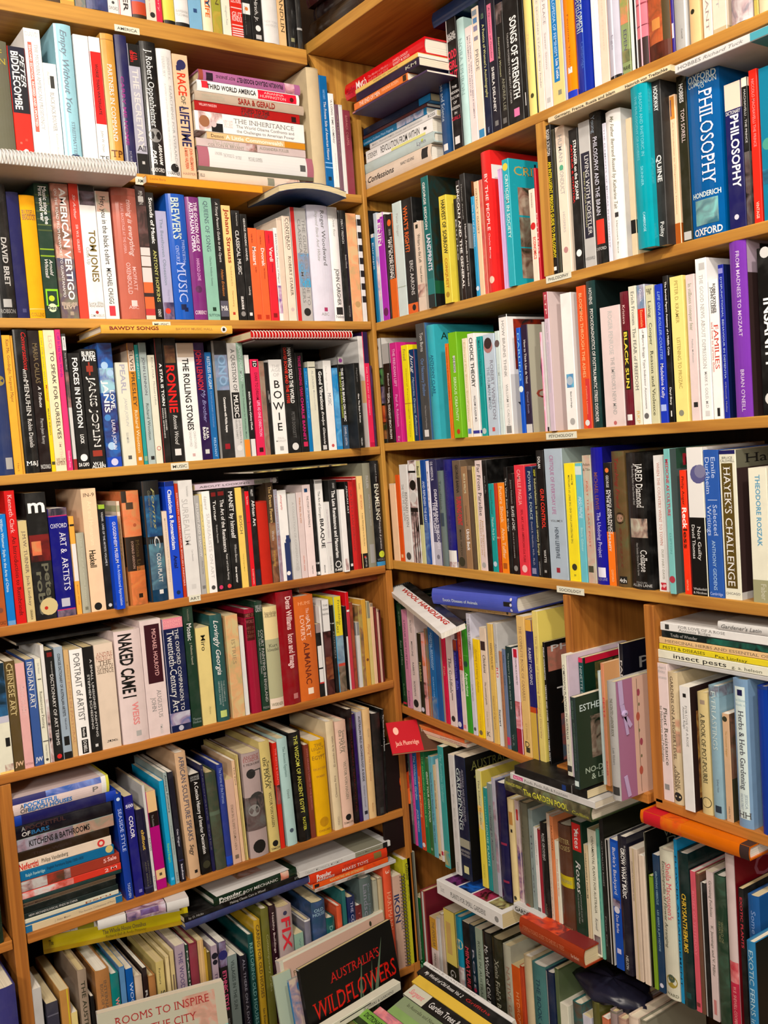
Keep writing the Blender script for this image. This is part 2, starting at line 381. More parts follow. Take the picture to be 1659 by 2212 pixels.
sign('PHILOSOPHY', 'R', 1180, 613, 1234, 599, 15, 'white paper sign lettered philosophy with a torn edge')
sign('PSYCHOLOGY', 'R', 1180, 950, 1246, 946, 14, 'white paper sign lettered psychology')
sign('SOCIOLOGY', 'R', 1203, 1279, 1262, 1287, 14, 'white paper sign lettered sociology')
# ---------------------------------------------------------------- what stands and lies where, read off the photograph
STAND = """
@LB
-14 38 83 h|776|olive cloth hardback|H 10 5 cb5s OF;H 17 5 cb5s KEN;H 97 3 cb5s GORAN
39 77 98|e32|red and black paperback with big white lettering|B 0 57 113;B 6 57 112 35 100;4 54 38 42 fffb BIDDLECOMBE;6 34 78 30 fffi PETER;O 90 55 14 fff;Q 83 30 6 f76;Q 80 62 7 f54
78 113 59|fff|tall white paperback with slim red stripe|B 10 76 f76 18 42;12 72 30 14 fffbs SECOND EDITION, REVISED AND UPDATED;11 74 68 22 bbbs THE MODERN AMERICAN PRESIDENCY;H 4 3 ddds DAVIS;O 90 55 22 eee
113 142 135|fff|short white paperback with grey lettering|B 12 24 444 45 75;8 22 35 20 ccci Barbour;28 66 50 30 aaas BLACK JACK BOUVIER;68 92 58 18 ccci Kathleen Bouvier
143 180 50 h|ade|tall light blue hardback with script lettering|4 62 50 42 89ai Empty Without You;68 92 62 20 89as STREITMATTER;H 94 6 457si fP
184 216 73|fff|plain white thick paperback|B 0 3 eee
217 241 78|fff|white paperback with red panel on spine|B 11 65 e22;20 58 50 26 311b WORSE THAN WATERGATE;70 86 50 22 aaa John W. Dean;H 91 4 666 TF;H 95 2 444b NOR
242 270 71 h|da5|golden orange hardback|22 78 50 34 fffs PARTNERS IN COMMAND;H 87 5 742s TP;B 4 4.6 b84;Q 95 60 6 eb7
273 298 74 h|336|glossy navy hardback with purple lettering|30 80 32 26 918b CARRY ME HOME;84 98 50 18 aab SCRIBNER
299 324 93|bbc|grey paperback with black ends|B 0 17 111;B 84 100 222;6 12 50 60 c22b 610;5 14 30 22 c22b SECRETS;19 81 50 52 dddb THE SECRETARY;H 80 4 333s All;Q 91 55 12 ccc
325 359 88 h|222|black hardback with white lettering|6 64 50 40 fffs J. Robert Oppenheimer;O 70 50 42 999;76 92 75 26 fffib ABRAHAM;81 92 35 26 fffib PAIS;82 98 55 0 fff .;H 96 3 fffs OXFORD
360 392 104 h|eee|white hardback with pale grey lettering|6 24 72 18 cccs JENNIFER K.;6 22 38 18 cccs HARBURY;28 92 72 18 bbbs SEARCHING FOR EVERARDO;27 88 38 9 ccc A STORY OF LOVE WAR AND THE CIA IN GUATEMALA;O 93 58 28 222;H 97 3 555 WARNER
394 427 115|eca|cream paperback with red and navy lettering|O 8 55 30 336;B 9 13 336 20 50;15 33 50 55 d42b RACE;33 45 50 30 776b OF A;42 74 50 62 336b LIFETIME;75 93 72 22 d75b JOHN HEILEMANN;75 92 40 22 d75b & MARK HALPERIN;H 96 2 b98 HARPER
680 706 145 h|dca|thick cream cloth hardback with blank spine|B 0 1 cb9
707 724 162|17b|bright blue paperback with white lettering|12 20 50 26 9cf RANDY ROBERTS;22 72 52 32 fffs The Private Side of American History;B 74 75 9cf;B 78 79 9cf;Q 88 50 20 134
724 736 201|fff|slim white paperback with grey capitals|B 94 100 ba8;6 50 50 36 777 'A LONG TIME COMING';60 85 55 20 ddd ROBERT SHELTON
737 745 225|867|slim mauve grey paperback|10 60 50 30 a98 AMERICA
745 753 226|eee|slim white booklet|B 0 2 ddd
753 769 237|945|maroon paperback|6 42 45 34 c88s BARACK OBAMA
@LC
0 38 395|222|black hardback with gold script and white lettering|2 32 30 40 ba6i Quaint Life;40 76 62 32 cccbs DAVID BRET;Q 89 50 24 bbb;H 95 3 999b ROBSON
39 65 414|336|plain navy cloth hardback|Q 94 60 16 558
66 99 421|fb2|yellow cloth hardback|H 14 4 865s RUSSELL;H 18 4 865s BRADDON;H 97 3 a82s COLLINS;B 92 93 ec6
100 132 395|243|dark green paperback with lime stripes|B 8 9 563;B 14 15 563;B 20 21 563;B 26 26.5 674;B 30 31 674;B 34 35 563;B 48 49 9b2;B 53 54 9b2;2 30 68 28 eeeb Music since the;2 28 40 28 eeeb First world war;56 68 68 26 eeei Arnold;56 70 36 26 eeei Whittall;B 78 91 9d2 12 96;B 79.5 90 243 22 88;O 85 50 20 cd3;O 92 50 30 dec;H 92 3 333b Dent
134 173 395|765|photographic paperback with big white lettering|P 0 55 865 dba;P 55 100 887 557;3 86 66 36 fffb AMERICAN VERTIGO;4 84 28 15 eee ON THE ROAD FROM NEWPORT TO GUANTANAMO;H 89 2.5 dcbb BERNARD-HENRI;H 91.5 2.5 dcbb LEVY;Q 96 60 10 ba9
174 194 396|e54|slim coral red paperback|8 26 50 34 fddi Sir Arthur;30 51 55 26 eccbs SIR W.S. GILBERT
194 229 400|fff|white paperback with dark photograph at top|P 0 14.5 222 889;B 0 4 333;33 72 62 42 874b TOM JONES;46 59 28 22 aaa Close Up;H 88 2 999 Lucy Ellis;H 90 2 999 Bryony Sutherland;O 95 50 10 b44;H 97.5 2 bbb OMNIBUS
230 260 412|fff|white paperback with black lettering|P 0 16 bba dcb;4 57 50 38 222 Hey, you in the black t-shirt;60 88 50 36 333 MICHAEL CHUGG;Q 92 50 22 d45;Q 95 50 22 d45
264 316 404|c76|thick dusty rose hardback|P 0 6 965 b76;9 52 66 24 fddi timing is everything;12 50 36 11 ebb A LIFE BACKSTAGE AT THE OPERA;60 78 66 16 fcc MOFFATT;57 81 42 18 fcc OXENBOULD;Q 88 54 12 fdd;H 91 2.5 fcc ABC
316 338 400|433|dark brown paperback with white and orange picture|Q 10 50 26 eee;4 14 50 40 ddd PENGUIN;P 15 45 433 766;B 46 72 edd;B 52 52.6 543;B 60 61 543;B 72 95 f74;B 80 83 433;B 92 97 c44;B 97 100 edc
338 355 415|222|slim black paperback with white and yellow lettering|4 40 55 46 fffbs Sounds of Music;45 86 55 44 dd8s ANTONY HOPKINS;92 98 50 36 fffs DENT
356 379 455|bbd|short pale blue grey paperback|P 84 100 336 99b;O 92 40 26 d43;7 68 45 30 89a The Beethoven Obsession;72 84 60 20 aac Wendy Ward
380 420 418 h|26c|thick bright blue hardback|3 36 42 42 cddbs BREWER'S;36 54 70 17 bcfs TWENTIETH;41 54 36 17 bcfs CENTURY;54 86 48 48 bcfs MUSIC;Q 90 45 14 125;Q 92 58 10 125
421 450 425 h|838|magenta purple hardback|4 44 68 26 fefbs THE GOLDEN AGE OF;4 45 36 26 fefbs AUSTRALIAN OPERA;50 68 55 24 ebe HAROLD LOVE;O 75 45 24 636;H 94 3 fefs CURRENCY
451 478 425|9cb|mint green paperback|3 44 50 34 567s QUEENS OF SONG;48 72 55 15 566s Charles Neilson Gattey;Q 91 55 14 243;H 96 2 355 SUTTON
479 497 428|222|black paperback with white and orange lettering|3 52 50 34 dddi A Young Person's Guide to the Opera;58 80 55 34 c84i Helen Erickson;B 84 97 667;H 90 4 fffs M&
498 517 443|fd9|cream paperback with red brown lettering|3 50 55 48 a32b Johann Strauss;52 70 55 18 b96 The End of an Era;74 88 55 18 b96 Gartenberg;Q 94 50 14 c43
519 536 454|222|black paperback with white capitals|2 14 60 18 ccc An Illustrated Guide;18 58 50 46 dddb CLASSICAL MUSIC;78 90 50 30 fffb SELBOURNE;O 94 50 30 999
537 551 462|222|slim black paperback with a white name|4 44 55 30 fffs GEORGE FRIDERIC HANDEL;68 76 60 26 eee Ludwig;Q 94 50 22 eee
551 570 492|f74|orange paperback|6 16 40 16 822 The Master Musicians;20 40 55 42 feeb Mozart;42 48 60 16 822 Eric Blom;Q 96 55 24 c42
570 587 496|f74|orange paperback|6 16 40 16 822 The Master Musicians;20 40 55 42 feeb Dvorak;42 54 60 16 822 Alec Robertson;Q 96 55 24 c42
588 605 498|e34|crimson paperback|4 14 40 16 924 The Master Musicians;18 34 55 44 feeb Verdi;36 46 60 16 924 Dyneley Hussey;Q 94 50 24 922
606 614 492|fff|slim white paperback with violet foot|6 60 50 44 655s BRYAN MAGEE Aspects of Wagner;P 62 92 64a eef
614 625 471|edc|plain cream paperback|B 0 2 dcb
626 643 466|fed|cream white paperback with dark lettering|2 32 60 42 333s CONTINUO;3 30 30 16 baa A LIFE IN MUSIC;38 76 60 36 554s ROBERT STARER;O 89 50 22 dcc
644 678 447|ccc|silver grey paperback with red edge|B 0 100 d33 0 26;P 40 70 aab 4be 30 100;10 86 80 20 999 THE GUINNESS GUIDE TO;10 84 52 20 999 CLASSICAL COMPOSERS;O 92 65 22 333
680 724 442 h|eef|thick white hardback with grey lettering|4 52 70 20 777s Roger Woodward;5 48 40 15 bbbi Beyond Black And White;Q 90 55 8 b47;H 94 2.5 bbb ABC
725 745 447 h|fff|white hardback with grey capitals|B 0 10 ccc;8 26 50 26 bbb One for;54 86 50 40 555 JOHN CARGHER;Q 91 50 34 333;H 96 2.5 777s Nelson
746 763 454|222|slim black hardback with white lettering|8 30 40 24 ddds PERCY FRENCH;40 52 60 20 ccc Brendan O'Dowda;86 96 60 18 aaa BLACKSTAFF PRESS
763 785 460|ec9|old cream paperback|P 0 100 ec9 db8;O 84 60 26 ca7
786 795 464|eee|slim white booklet with black zigzag stripes|B 4 10 222;B 16 22 222;B 28 34 222;B 40 46 222;B 52 58 222;B 64 70 222;B 76 82 222
@LD
-12 32 712|347|tall dark blue hardback with gold emblem|O 35 70 26 a95;B 88 96 bbb 60 95
33 51 724|fb4|slim yellow orange paperback|3 48 60 36 753s Kiss Me, Goodnight, Sergeant Major;92 98 50 24 b83 Hart
51 56 725|da4|slim mustard booklet|B 0 1 c93
57 87 712|222|black hardback with red script|2 28 72 40 d33i Conversations;27 35 55 26 eee WITH;35 60 60 34 eees MENUHIN;62 82 60 32 eees Robin Daniels;H 93 3 fffs M&J
88 113 714|211|dark brown black paperback with gold capitals|9 37 55 42 875 MARIA CALLAS;39 54 60 30 eeei A Tribute;62 80 55 28 bbb Pierre-Jean Remy;H 96 3 ddd MACDONALD
113 122 714|fd2|slim yellow paperback|5 37 40 34 aa6b ON THE ROAD WITH;38 50 60 44 e43i Michael;55 74 50 34 885b MARK RIEGO;Q 94 50 40 553
122 146 713|fec|cream paperback with tall black capitals|4 13 55 34 dbaa LSO;15 77 60 36 333 TO SPEAK FOR OURSELVES;79 90 60 26 ecb SMYTH;H 92 2.5 865s WILLIAM;H 94.5 2.5 865s KIMBER
147 159 712|f48|hot pink paperback|2 34 55 52 929b Cliff In His Own Words.;86 98 50 36 fce Omnibus Press
160 169 721|444|slim dark paperback with photograph|B 2 12 eee;3 11 50 36 555 MOZART;14 26 55 30 ddds Percy Woodford;P 28 54 555 a88;B 54 92 ddd;B 92 100 a33
170 196 763|222|black paperback with bold white capitals|4 64 52 44 fffb FORCES IN MOTION;70 78 55 30 fffb LOCK;O 90 55 30 fff;H 96 3 fffb DA CAPO
197 231 754|222|thick black paperback with outlined white letters|H 4 4 fffb BURIED;H 8 4 fffb ALIVE;B 14 19 a43 28 70;B 11 22 a43 42 52;23 82 55 44 eeeb JANIS JOPLIN;24 81 55 26 222b JANIS JOPLIN;B 85 90 a43 20 80;H 96 2.5 fffb W.H.;H 98.5 2.5 fffb ALLEN
233 265 741|359|paperback with swirling blue and white pattern|P 0 92 37c 326;P 20 40 ade 47c;O 18 40 24 bdf;O 24 74 22 bdf;O 60 30 22 59d;O 70 70 22 326;O 83 40 26 bdf;30 56 34 36 fffb JANIS;38 54 74 28 fffb LOVE,;62 86 64 24 eef LAURA JOPLIN;B 92 100 25c;O 96 50 24 ddf
269 297 783|eed|cream white paperback|2 30 50 40 bbcb PEARL;34 62 55 24 ccci JANIS JOPLIN;68 78 45 18 bbb ELLIS AMBURN;Q 92 50 14 666
297 312 741|d93|orange paperback with brown top|B 0 6 865;B 6 23 edc;6 22 50 52 543 ELVIS;24 52 50 52 543 PRESLEY;55 90 50 46 feca Richard Wootton;Q 95 50 24 eee
313 321 745|3aa|slim teal paperback|8 28 50 44 cdd LENNON;B 93 97 9b9
322 338 740|bcc|slim grey paperback|B 0 8 899;12 43 50 36 667 JOHN LENNON;50 80 50 40 566 Richard Wootton;Q 95 60 24 333
339 354 767|eed|slim white paperback with grey lettering|2 22 60 28 999s ROCK FOLK;24 46 64 26 999s Michael Lydon;O 86 50 30 c55;O 86 50 22 eed
355 372 731|222|slim black paperback with red edge|B 0 100 a33 0 12;20 54 60 34 fffb A STAR IS TORN;56 74 70 16 dddb ROBYN ARCHER;56 80 40 16 dddb DIANA SIMMONDS
373 401 730|222|black paperback with big red capitals and a face|P 6 20 864 222 10 90;22 60 45 64 e22b RONNIE;62 86 50 36 dddi Ronnie Wood;Q 92 50 24 eee
402 439 741|fff|white paperback with brown patch at top|B 0 12 cba;13 74 45 36 222b THE ROLLING STONES;75 90 64 14 ccc CHRISTOPHER;75 88 38 14 ccc SANDFORD;Q 95 50 8 dbb
439 461 740|315|deep purple paperback with red capitals|6 40 40 56 c34b JOHN LENNON;40 68 60 40 99ci My Brother;72 82 66 24 fffb JULIA;72 83 34 24 fffb BAIRD;Q 93 50 20 ddd
461 475 761|27b|slim blue paperback|4 34 50 48 def RESTLESS PILGRIM;36 70 50 22 8ad THE SPIRITUAL JOURNEY OF BOB DYLAN;80 98 50 36 bdf RELEVANT
476 509 736|333|dark paperback with sky blue panel|B 0 100 999 0 16;B 12 42 79b 16 100;P 12 42 79b 9bd 16 100;12 38 62 50 9bdb ONO;48 78 60 16 fffb Conversations with Michka Assayas;Q 90 55 16 a23
510 530 741|ddd|off white paperback with black panel|5 42 55 44 333s A QUESTION OF;B 43 66 222 8 92;45 65 50 50 eeebs MUSIC;67 88 70 20 999s GUY ROBERTS &;67 84 35 20 999s EILEEN ZABET;O 92 50 30 eee
530 543 740|9ba|slim grey green paperback|2 34 50 56 cddi JOHN FOREMAN;B 85 100 f93;36 84 50 24 566 The Great Troubadour for Australian Music
544 555 767|222|slim black and white paperback|B 0 18 eee;B 83 100 eee;36 74 50 34 fffb SHOUT! The Story of Johnny O'Keefe
557 575 776|e36|hot pink paperback|B 2 8 111 20 80;2 8 50 40 eeeb 1D;14 42 55 34 813 DARE TO DREAM;43 80 60 34 fce LIFE AS ONE DIRECTION;Q 94 50 24 411
575 586 780|a98|slim tan paperback|P 0 100 a98 876
586 595 783|222|slim black paperback|30 44 60 40 ccci S
596 624 777|fff|white paperback with letters stacked down the spine|H 7 3 dddb THE;H 11 3.5 dddb AGE;H 16 3.5 dddb OF;H 26 8 111 B;H 37 8 111 O;H 49 8 111 W;H 60 8 111 I;H 71 8 111 E;H 83 2 ddd PAUL;H 86 2 ddd MORLEY;Q 94 50 14 bbb
625 652 744|222|black paperback with red and white capitals|3 54 60 30 fffb MAN WHO SOLD THE WORLD;3 54 26 24 e43b DAVID BOWIE AND THE 1970S;62 86 55 26 777 PETER DOGGETT;O 94 55 26 eee
653 670 762|222|black paperback with pink capitals|3 44 50 34 c27b THOSE SWINGING YEARS;45 88 50 34 d28b CHARLIE BARNET;Q 92 55 26 d36
670 678 795|18c|slim bright blue paperback|4 60 50 30 8cf Only Everything
679 695 781|eed|cream paperback|B 6 7 222;10 30 55 26 aaa AL JOLSON;32 54 60 20 ccc Michael Freedland
695 711 797|222|black paperback with white lettering|3 50 55 46 fffbs Good Vibrations;52 92 55 34 fffi Evelyn Glennie;Q 96 50 26 ddd
712 729 779|fff|white paperback with yellow side|36 50 50 40 889s MUSIC;6 34 30 16 ccc The Rough Guide;O 95 50 18 d66
730 742 795|29d|slim bright blue patterned paperback|P 0 96 29d 7cf
743 756 771|222|black paperback with slate blue foot|B 0 8 ccc;O 4 50 30 a5a;12 70 62 38 fffb THIS IS YOUR BRAIN ON MUSIC;16 66 24 24 bc5b THE SCIENCE OF A HUMAN OBSESSION;B 74 100 468;76 96 50 34 dde DANIEL J. LEVITIN
777 789 784 d-4|222|black paperback standing proud of its neighbours|6 22 50 26 888 Mayhem;36 70 50 26 eeeb Give The Boys A Drum;88 97 50 28 ddd VIRGIN
790 800 726|eee|slim white booklet|B 40 60 ec9
800 811 717|e36|slim pink booklet with violet top|B 0 27 325;30 72 40 26 fbc THIS TIME A DAY OF FREEDOM;B 96 100 c25
812 816 790|536|thin purple booklet|P 0 100 536 222
@LE
-14 17 1105|b63|orange brown paperback|O 86 60 20 854;H 97 3 742 OXFORD
18 36 1112|18d|bright blue paperback with white worn edge|4 70 40 34 dee William Wissmer Style in the Arts of China;B 96 100 7ad
37 59 1061|d22|red paperback with white and black lettering|3 32 50 44 fccs Kenneth Clark;34 94 55 40 511s An Introduction to Rembrandt
60 79 1126|dc9|tan paperback|10 52 55 38 766s J.M.W. TURNER;54 84 55 34 766s Jack Lindsay;88 98 55 26 432s GRANADA
80 124 1066|222|thick black paperback with large white letter at top|H 10 11 fffb m;P 33 54 822 311;P 38 49 d96 c75 10 56;56 88 76 34 776b peter;62 96 36 34 776b robb;O 90 66 44 dc9;O 91 52 9 c32
125 166 1100|118|royal blue paperback with white capitals|P 0 7 334 889;B 6.5 7.5 c37;H 16 4 eefs OXFORD;22 42 66 34 eefs ART &;20 80 60 0 eef .;45 76 66 34 eefs ARTISTS;Q 87 50 22 ccd;B 93 94 c37;P 94 100 446 99a
168 179 1116|fb5|slim orange and white paperback|B 8 10 222;B 28 66 eee;70 90 50 24 b73 Ernest Wold
180 197 1152|bba|grey cloth hardback|6 90 55 26 ccb The Diary of Camille Pissarro;Q 94 50 20 887
199 231 1057|fdb|thick peach paperback|H 5 3 765 IN-9;10 46 50 30 fec Art and Humanism;50 64 40 44 332b Haskell;O 96 45 26 222
232 247 1091|222|slim black paperback with lime top|B 0 4 ac4;7 58 50 30 ddd VASARI . LIVES OF THE ARTISTS VOLUME II;O 96 50 26 ddd
254 272 1116 d-2|15d|bright blue paperback|6 50 50 40 eef GUGGENHEIM MUSEUM;52 96 60 34 cdf An Architectural Appreciation
271 279 1083|ca8|slim tan paperback with pale green top|B 0 4 edc;B 4 10 bb9;B 10 14 edc;16 56 40 34 986s CALCUTTA;Q 96 50 24 876
283 320 1062 h|b74|hardback with close up of a painted face on spine|P 0 40 d96 c85;B 0 10 321 0 26;B 10 16 543 20 60;O 30 60 10 b64;B 40 66 321;B 45 70 321 0 50;43 70 66 22 653s Mona Lisa;44 68 36 13 ca9s DONALD SASSOON;P 70 100 b74 d95 10 100;Q 92 60 12 321
328 364 1040 h|146|dark blue and black hardback with swirling picture|B 0 12 222;P 12 46 147 38b 10 100;P 48 90 257 69a 10 100;B 46 52 222;6 40 58 22 aa7i Forms;8 38 36 18 776i Gardens of Paradise;46 56 60 40 dddi C;60 84 62 26 eee COLIN PLATT;Q 92 60 12 eee;B 0 100 321 0 8
366 377 1105|edc|slim cream paperback|8 80 50 30 cba MARINE PANTOCRATOR WILDENSTEIN
377 397 1041|25d|blue paperback with bold white lettering|B 0 4 138;7 58 45 42 fffb Classicism & Romanticism;63 74 50 40 114b Antal;O 95 50 22 136
398 405 1045|c42|slim red orange paperback|8 90 50 44 fdd SIXTEENTH WATERCOLOUR ENGLISH PAINTERS
406 436 1039|eee|thick white paperback|5 14 60 14 bbb The Concise Encyclopedia;16 56 35 44 ccc SURREALISM;60 70 60 12 bbb Clare Beaumont;Q 92 50 16 ddd
437 448 1071|bbb|slim grey paperback|8 62 50 44 eee IN LIGHT AND SHADOW;66 80 60 26 888 Anne Gray;Q 93 50 30 888
448 454 1068|ed9|slim cream paperback|10 62 50 40 aa8s GAUGUIN
454 471 1062|fff|slim white paperback with pale capitals|5 18 40 34 bbbi Lippard;22 86 55 40 dddb SURREALISTS ON ART;O 95 50 26 555
472 486 1060|222|black paperback with red tag at top|B 2 6 822 10 80;10 30 50 46 fff Turner;34 52 60 24 ccc Graham Reynolds;O 96 50 30 d47
486 504 1058|222|black paperback with red tag at top|B 2 6 822 10 80;10 62 50 46 fff The Art of the Renaissance;64 90 60 24 ddd Peter and Linda Murray;O 96 60 24 e55
505 524 1054|222|black paperback with tall white lettering|4 50 50 50 fff MANET by himself;56 74 60 26 ccc Wilson-Bareau;78 94 50 24 fffb time warner
525 539 1054|fd7|pale yellow paperback|28 46 50 46 765 BOSCH;B 50 50.1 ec6;66 84 50 18 ba5 Text by Gregory Martin
539 545 1056|654|slim dark brown paperback|B 0 4 543
545 554 1062|e23|slim red paperback|5 14 50 44 fcc Ten Artists;B 32 33 c12;82 98 50 40 fbb KOSEMANN
554 566 1051|222|black paperback with white lettering|3 10 50 40 dddb WILLETT;14 40 60 54 eeeb African Art;P 84 100 135 222
567 590 1084 h|c32|red cloth hardback with blank spine|B 0 2 b32
591 606 1043|543|brown and gold paperback|P 40 100 543 a86;4 40 50 44 fd9s The Dream Flowers;48 58 50 34 ddds Works;68 84 50 40 ca5i Wandering
606 614 1058|bbc|slim lilac grey paperback|P 50 100 bbc 889;6 60 50 40 a76s LEONARDO DA VINCI
614 633 1060|fff|white paperback with dark curving shape|5 22 40 24 d55i photography;B 58 100 347 35 100;B 50 60 347 60 100;O 56 80 30 347;O 92 60 22 fff
636 653 1067|ddd|thick pale grey paperback|10 86 55 26 bbb A COLLECTION OF CONFERENCES;O 88 55 26 ccc
654 667 1064|edd|cream paperback with orange lettering|6 36 50 30 c84 William Blake, the artist;74 92 50 24 d75 studio vista
668 685 1048|fee|cream white paperback|B 4 8 258 20 60;12 46 55 26 666 THE STORY OF PAINTING 8;88 97 55 16 555 Wonder Treasures
687 693 1036|222|thin black paperback|B 86 88 ccc;B 96 99 fff
695 711 1037|fff|white paperback with black capitals|B 1 4 aaa;12 40 45 30 444 The Art of Georges;41 72 55 50 222b BRAQUE;90 98 50 18 444 BRIANS
711 723 1085|eee|short lilac white paperback|10 50 50 22 bab Origen Chinese Painting Techniques;B 56 57 a9a;76 96 50 22 aaa Clarence Books
724 741 1038|333|charcoal paperback with white lettering|3 9 60 28 ddd LINDA MURRAY;11 84 50 44 fffb The Late Renaissance and Mannerism;O 91 50 38 eee;O 91 50 28 333;H 97 3 fffb F-449
746 757 1058 d-1|fff|white paperback back with barcode|B 84 98 333 20 80;P 84 98 fff 222 20 80
758 765 1041|222|slim black paperback|4 36 55 50 eees AFRICAN ART;Q 94 50 36 eee
766 775 1041|d33|red paperback|8 80 50 46 944s ARTISTS HANDBOOK
775 783 1030|b22|dark red paperback|B 2 3 fcc
785 797 1029|fd9|cream paperback with black foot|8 14 40 24 a84 Lucas;20 36 50 36 d75 ART BOOKS;40 76 55 22 764 A basic Bibliography on the Fine Arts;B 84 100 222;Q 88 50 16 d43;88 99 60 28 bbb SPS
798 814 1001|998|tall grey hardback|12 24 45 34 cccs PAULSEN;30 60 60 26 bbbi Gifford Day, Secret Game;B 78 96 aaa 20 80
815 833 996|222|tall black hardback with pale lettering and blue foot|3 20 55 20 aaai Kenneth F. Bates;22 56 48 50 eeda ENAMELING;56 84 60 26 ccci Principles & practice;O 89 60 34 cd4;H 94 2 888 WORLD;B 96 100 49c
@LF
-16 -2 1430|ccc|pale grey paperback|B 50 55 999
0 32 1437|eed|paperback with blue picture over cream|P 0 48 134 37a;B 48 54 ccd;B 68 76 222 60 90;P 92 98 eed 555 40 100;B 98 100 fd8;4 24 30 20 eee Ravel Boulez
33 55 1430|653|brown paperback with cream capitals|2 50 42 60 dc9s CHINESE ART;B 4 47 dc9 74 78;H 94 4 ecab JW
55 75 1434|ebb|pink paperback|H 96 2 a77 VICTORIA;20 50 50 40 eccs FRENCH ART
77 96 1426|46a|blue paperback with white capitals|2 46 42 60 eees INDIAN ART;B 3 43 cde 76 80;H 94 4 eeeb JW
97 110 1424|eed|off white paperback|4 14 55 30 aaa Juan Ainaud;19 20 50 60 666 I;31 66 50 46 665s Romanesque Painting;B 78 79 666;82 94 55 30 999s Fontana Unesco;O 96 50 24 555
111 119 1394|eee|slim white paperback with torn black edge|P 46 100 222 eee
120 138 1406|222|black paperback with red device at foot|B 2 6 822 20 80;10 22 64 16 cccs THE THAMES AND HUDSON;22 86 55 40 eees DICTIONARY OF ART TERMS;O 96 55 30 d33
139 158 1399|abc|grey blue paperback|6 62 50 32 333b CONCISE DICTIONARY OF AUSTRALIAN ARTISTS;64 74 60 22 556 Robb and Smith;B 80 88 222 20 80;B 94 100 222 0 100
159 170 1405|db8|slim tan paperback|14 28 50 30 b96 PAISLEY;30 88 50 46 c97s DUIN IN PASTORAL
171 199 1405|fff|white paperback with thin grey capitals|4 68 50 50 777 PORTRAIT of ARTIST;B 74 84 222 35 75;75 83 55 20 fff Macmillan;B 86 99 222 30 80;87 98 55 26 fff DOBELL
200 222 1399|222|black paperback with spaced white capitals|12 86 66 22 ddd A SMALL UNSIGNED PAINTING;26 78 30 22 ddd STEPHEN SCHEDING;Q 94 50 14 ddd
223 264 1394|edc|broad cream paperback|H 10 4 c98s ANDRE;H 14 4 c98s MALRAUX;H 18 4 876s THE;H 22 4 876s VOICES OF;H 26 4 876s SILENCE;B 92 94 222 25 80;H 93 2 edcb PALADIN
267 323 1366 h|edd|thick white hardback with heavy black capitals|3 59 38 50 111b NAKED CAME I;64 84 55 24 e99b WEISS;Q 92 60 10 bbb
324 369 1343|edd|white paperback with maroon panel|B 4 54 412 18 90;8 48 62 20 ebb MICHAEL HOLROYD;60 84 62 20 999s AUGUSTUS;66 78 34 20 999s JOHN;90 98 60 12 ccc PIMLICO
370 415 1339|125|thick navy paperback with pink top|B 0 9 e9a;H 3 2.5 fbbs OXFORD;H 6 2.5 fbbs HISTORY;B 0 100 aab 0 5;10 82 66 18 eees THE OXFORD COMPANION TO;11 82 36 34 eees Twentieth-Century Art;P 83 94 ccd 36a;O 97 50 12 ccd
417 438 1312|243|charcoal green paperback with white lettering|2 12 50 16 998 The Thames and Hudson Manual of;14 28 50 50 eee Mosaic;30 48 55 22 bba J. Mellentin Haswell;H 93 2 9aas Thames;H 95.5 2 9aas Hudson
440 469 1358|ed9|cream yellow paperback|8 24 50 34 332 Miro;82 90 60 16 ba7 Abrams
471 497 1330|366|teal green hardback with white script|5 56 46 44 eeei Lovingly Georgia;62 82 70 12 abb THE COMPLETE;62 86 50 12 abb CORRESPONDENCE OF;62 84 30 12 abb GEORGIA OKEEFFE;Q 93 50 26 cd8
504 531 1331|dc9|thick worn tan book with peeling spine|P 0 100 dc9 cb8;24 48 50 30 a97 ISTRIES
532 541 1353|eee|slim white paperback|B 0 100 ddd 0 20
545 566 1317 h|a24|crimson hardback with dark title patch|B 4 8 511;B 9 30 511 10 90;H 6 3 b76s ART OF;H 12 3 a66s WORLD;H 18 2.5 854s ART OF;H 22 2.5 854s THE;H 26 2.5 854s ORIENT
568 584 1300|243|dark green hardback with white capitals|H 5 3 cccs WILLIAM;H 8 3 cccs GAUNT;26 92 62 36 cccs COURT PAINTING IN ENGLAND;26 66 26 22 aaai from Tudor to Victorian Times;H 97 2 aaas POLESTAR
585 614 1312|ddb|cream and sage hardback|B 0 32 eda;B 32 90 bb9;H 6 3 654s Introduction;H 9 3 654s AFRICAN ART;H 38 3 665s Kurt;H 42 3 665s Schwarzbach;B 90 100 edc;H 96 3 775s WERNER
614 650 1280 h|912|tall dark red hardback with white lettering|5 34 66 36 fddb Denis Williams;38 68 66 36 fddb Icon and Image;Q 93 70 14 c88
651 692 1290|d73|thick orange hardback|H 7 3 fb8s HUME;12 24 62 16 fdcs The ART;18 42 32 20 fdcs LOVER'S;20 40 62 24 fdcs ART;44 84 44 30 732 ALMANAC;Q 91 50 14 fed
693 704 1349|222|slim black paperback with white panels|B 0 12 a99;B 30 60 eee 10 90;B 62 82 eee 10 90;B 80 82 c44
704 708 1310|eee|thin white booklet|B 0 1 ddd
709 725 1297|433|paperback with dark figure picture and white head|B 0 33 eee;H 6 2 555 THE;H 10 2 333 VAGRANT;H 15 2 333 PAINTING;P 34 100 311 644;P 60 84 964 311
728 734 1308|222|thin black paperback|B 20 21 ccc;30 60 50 40 999 MODERN
735 751 1290|4ad|slim paperback with yellow head and seascape|B 0 41 ed3;4 30 66 30 774 Friendship;26 38 30 30 774 BLAKE;P 41 70 48a 9bc;B 70 73 c54;P 73 100 554 998
756 761 1310|222|thin black and white paperback|B 0 36 222;B 36 100 ddd
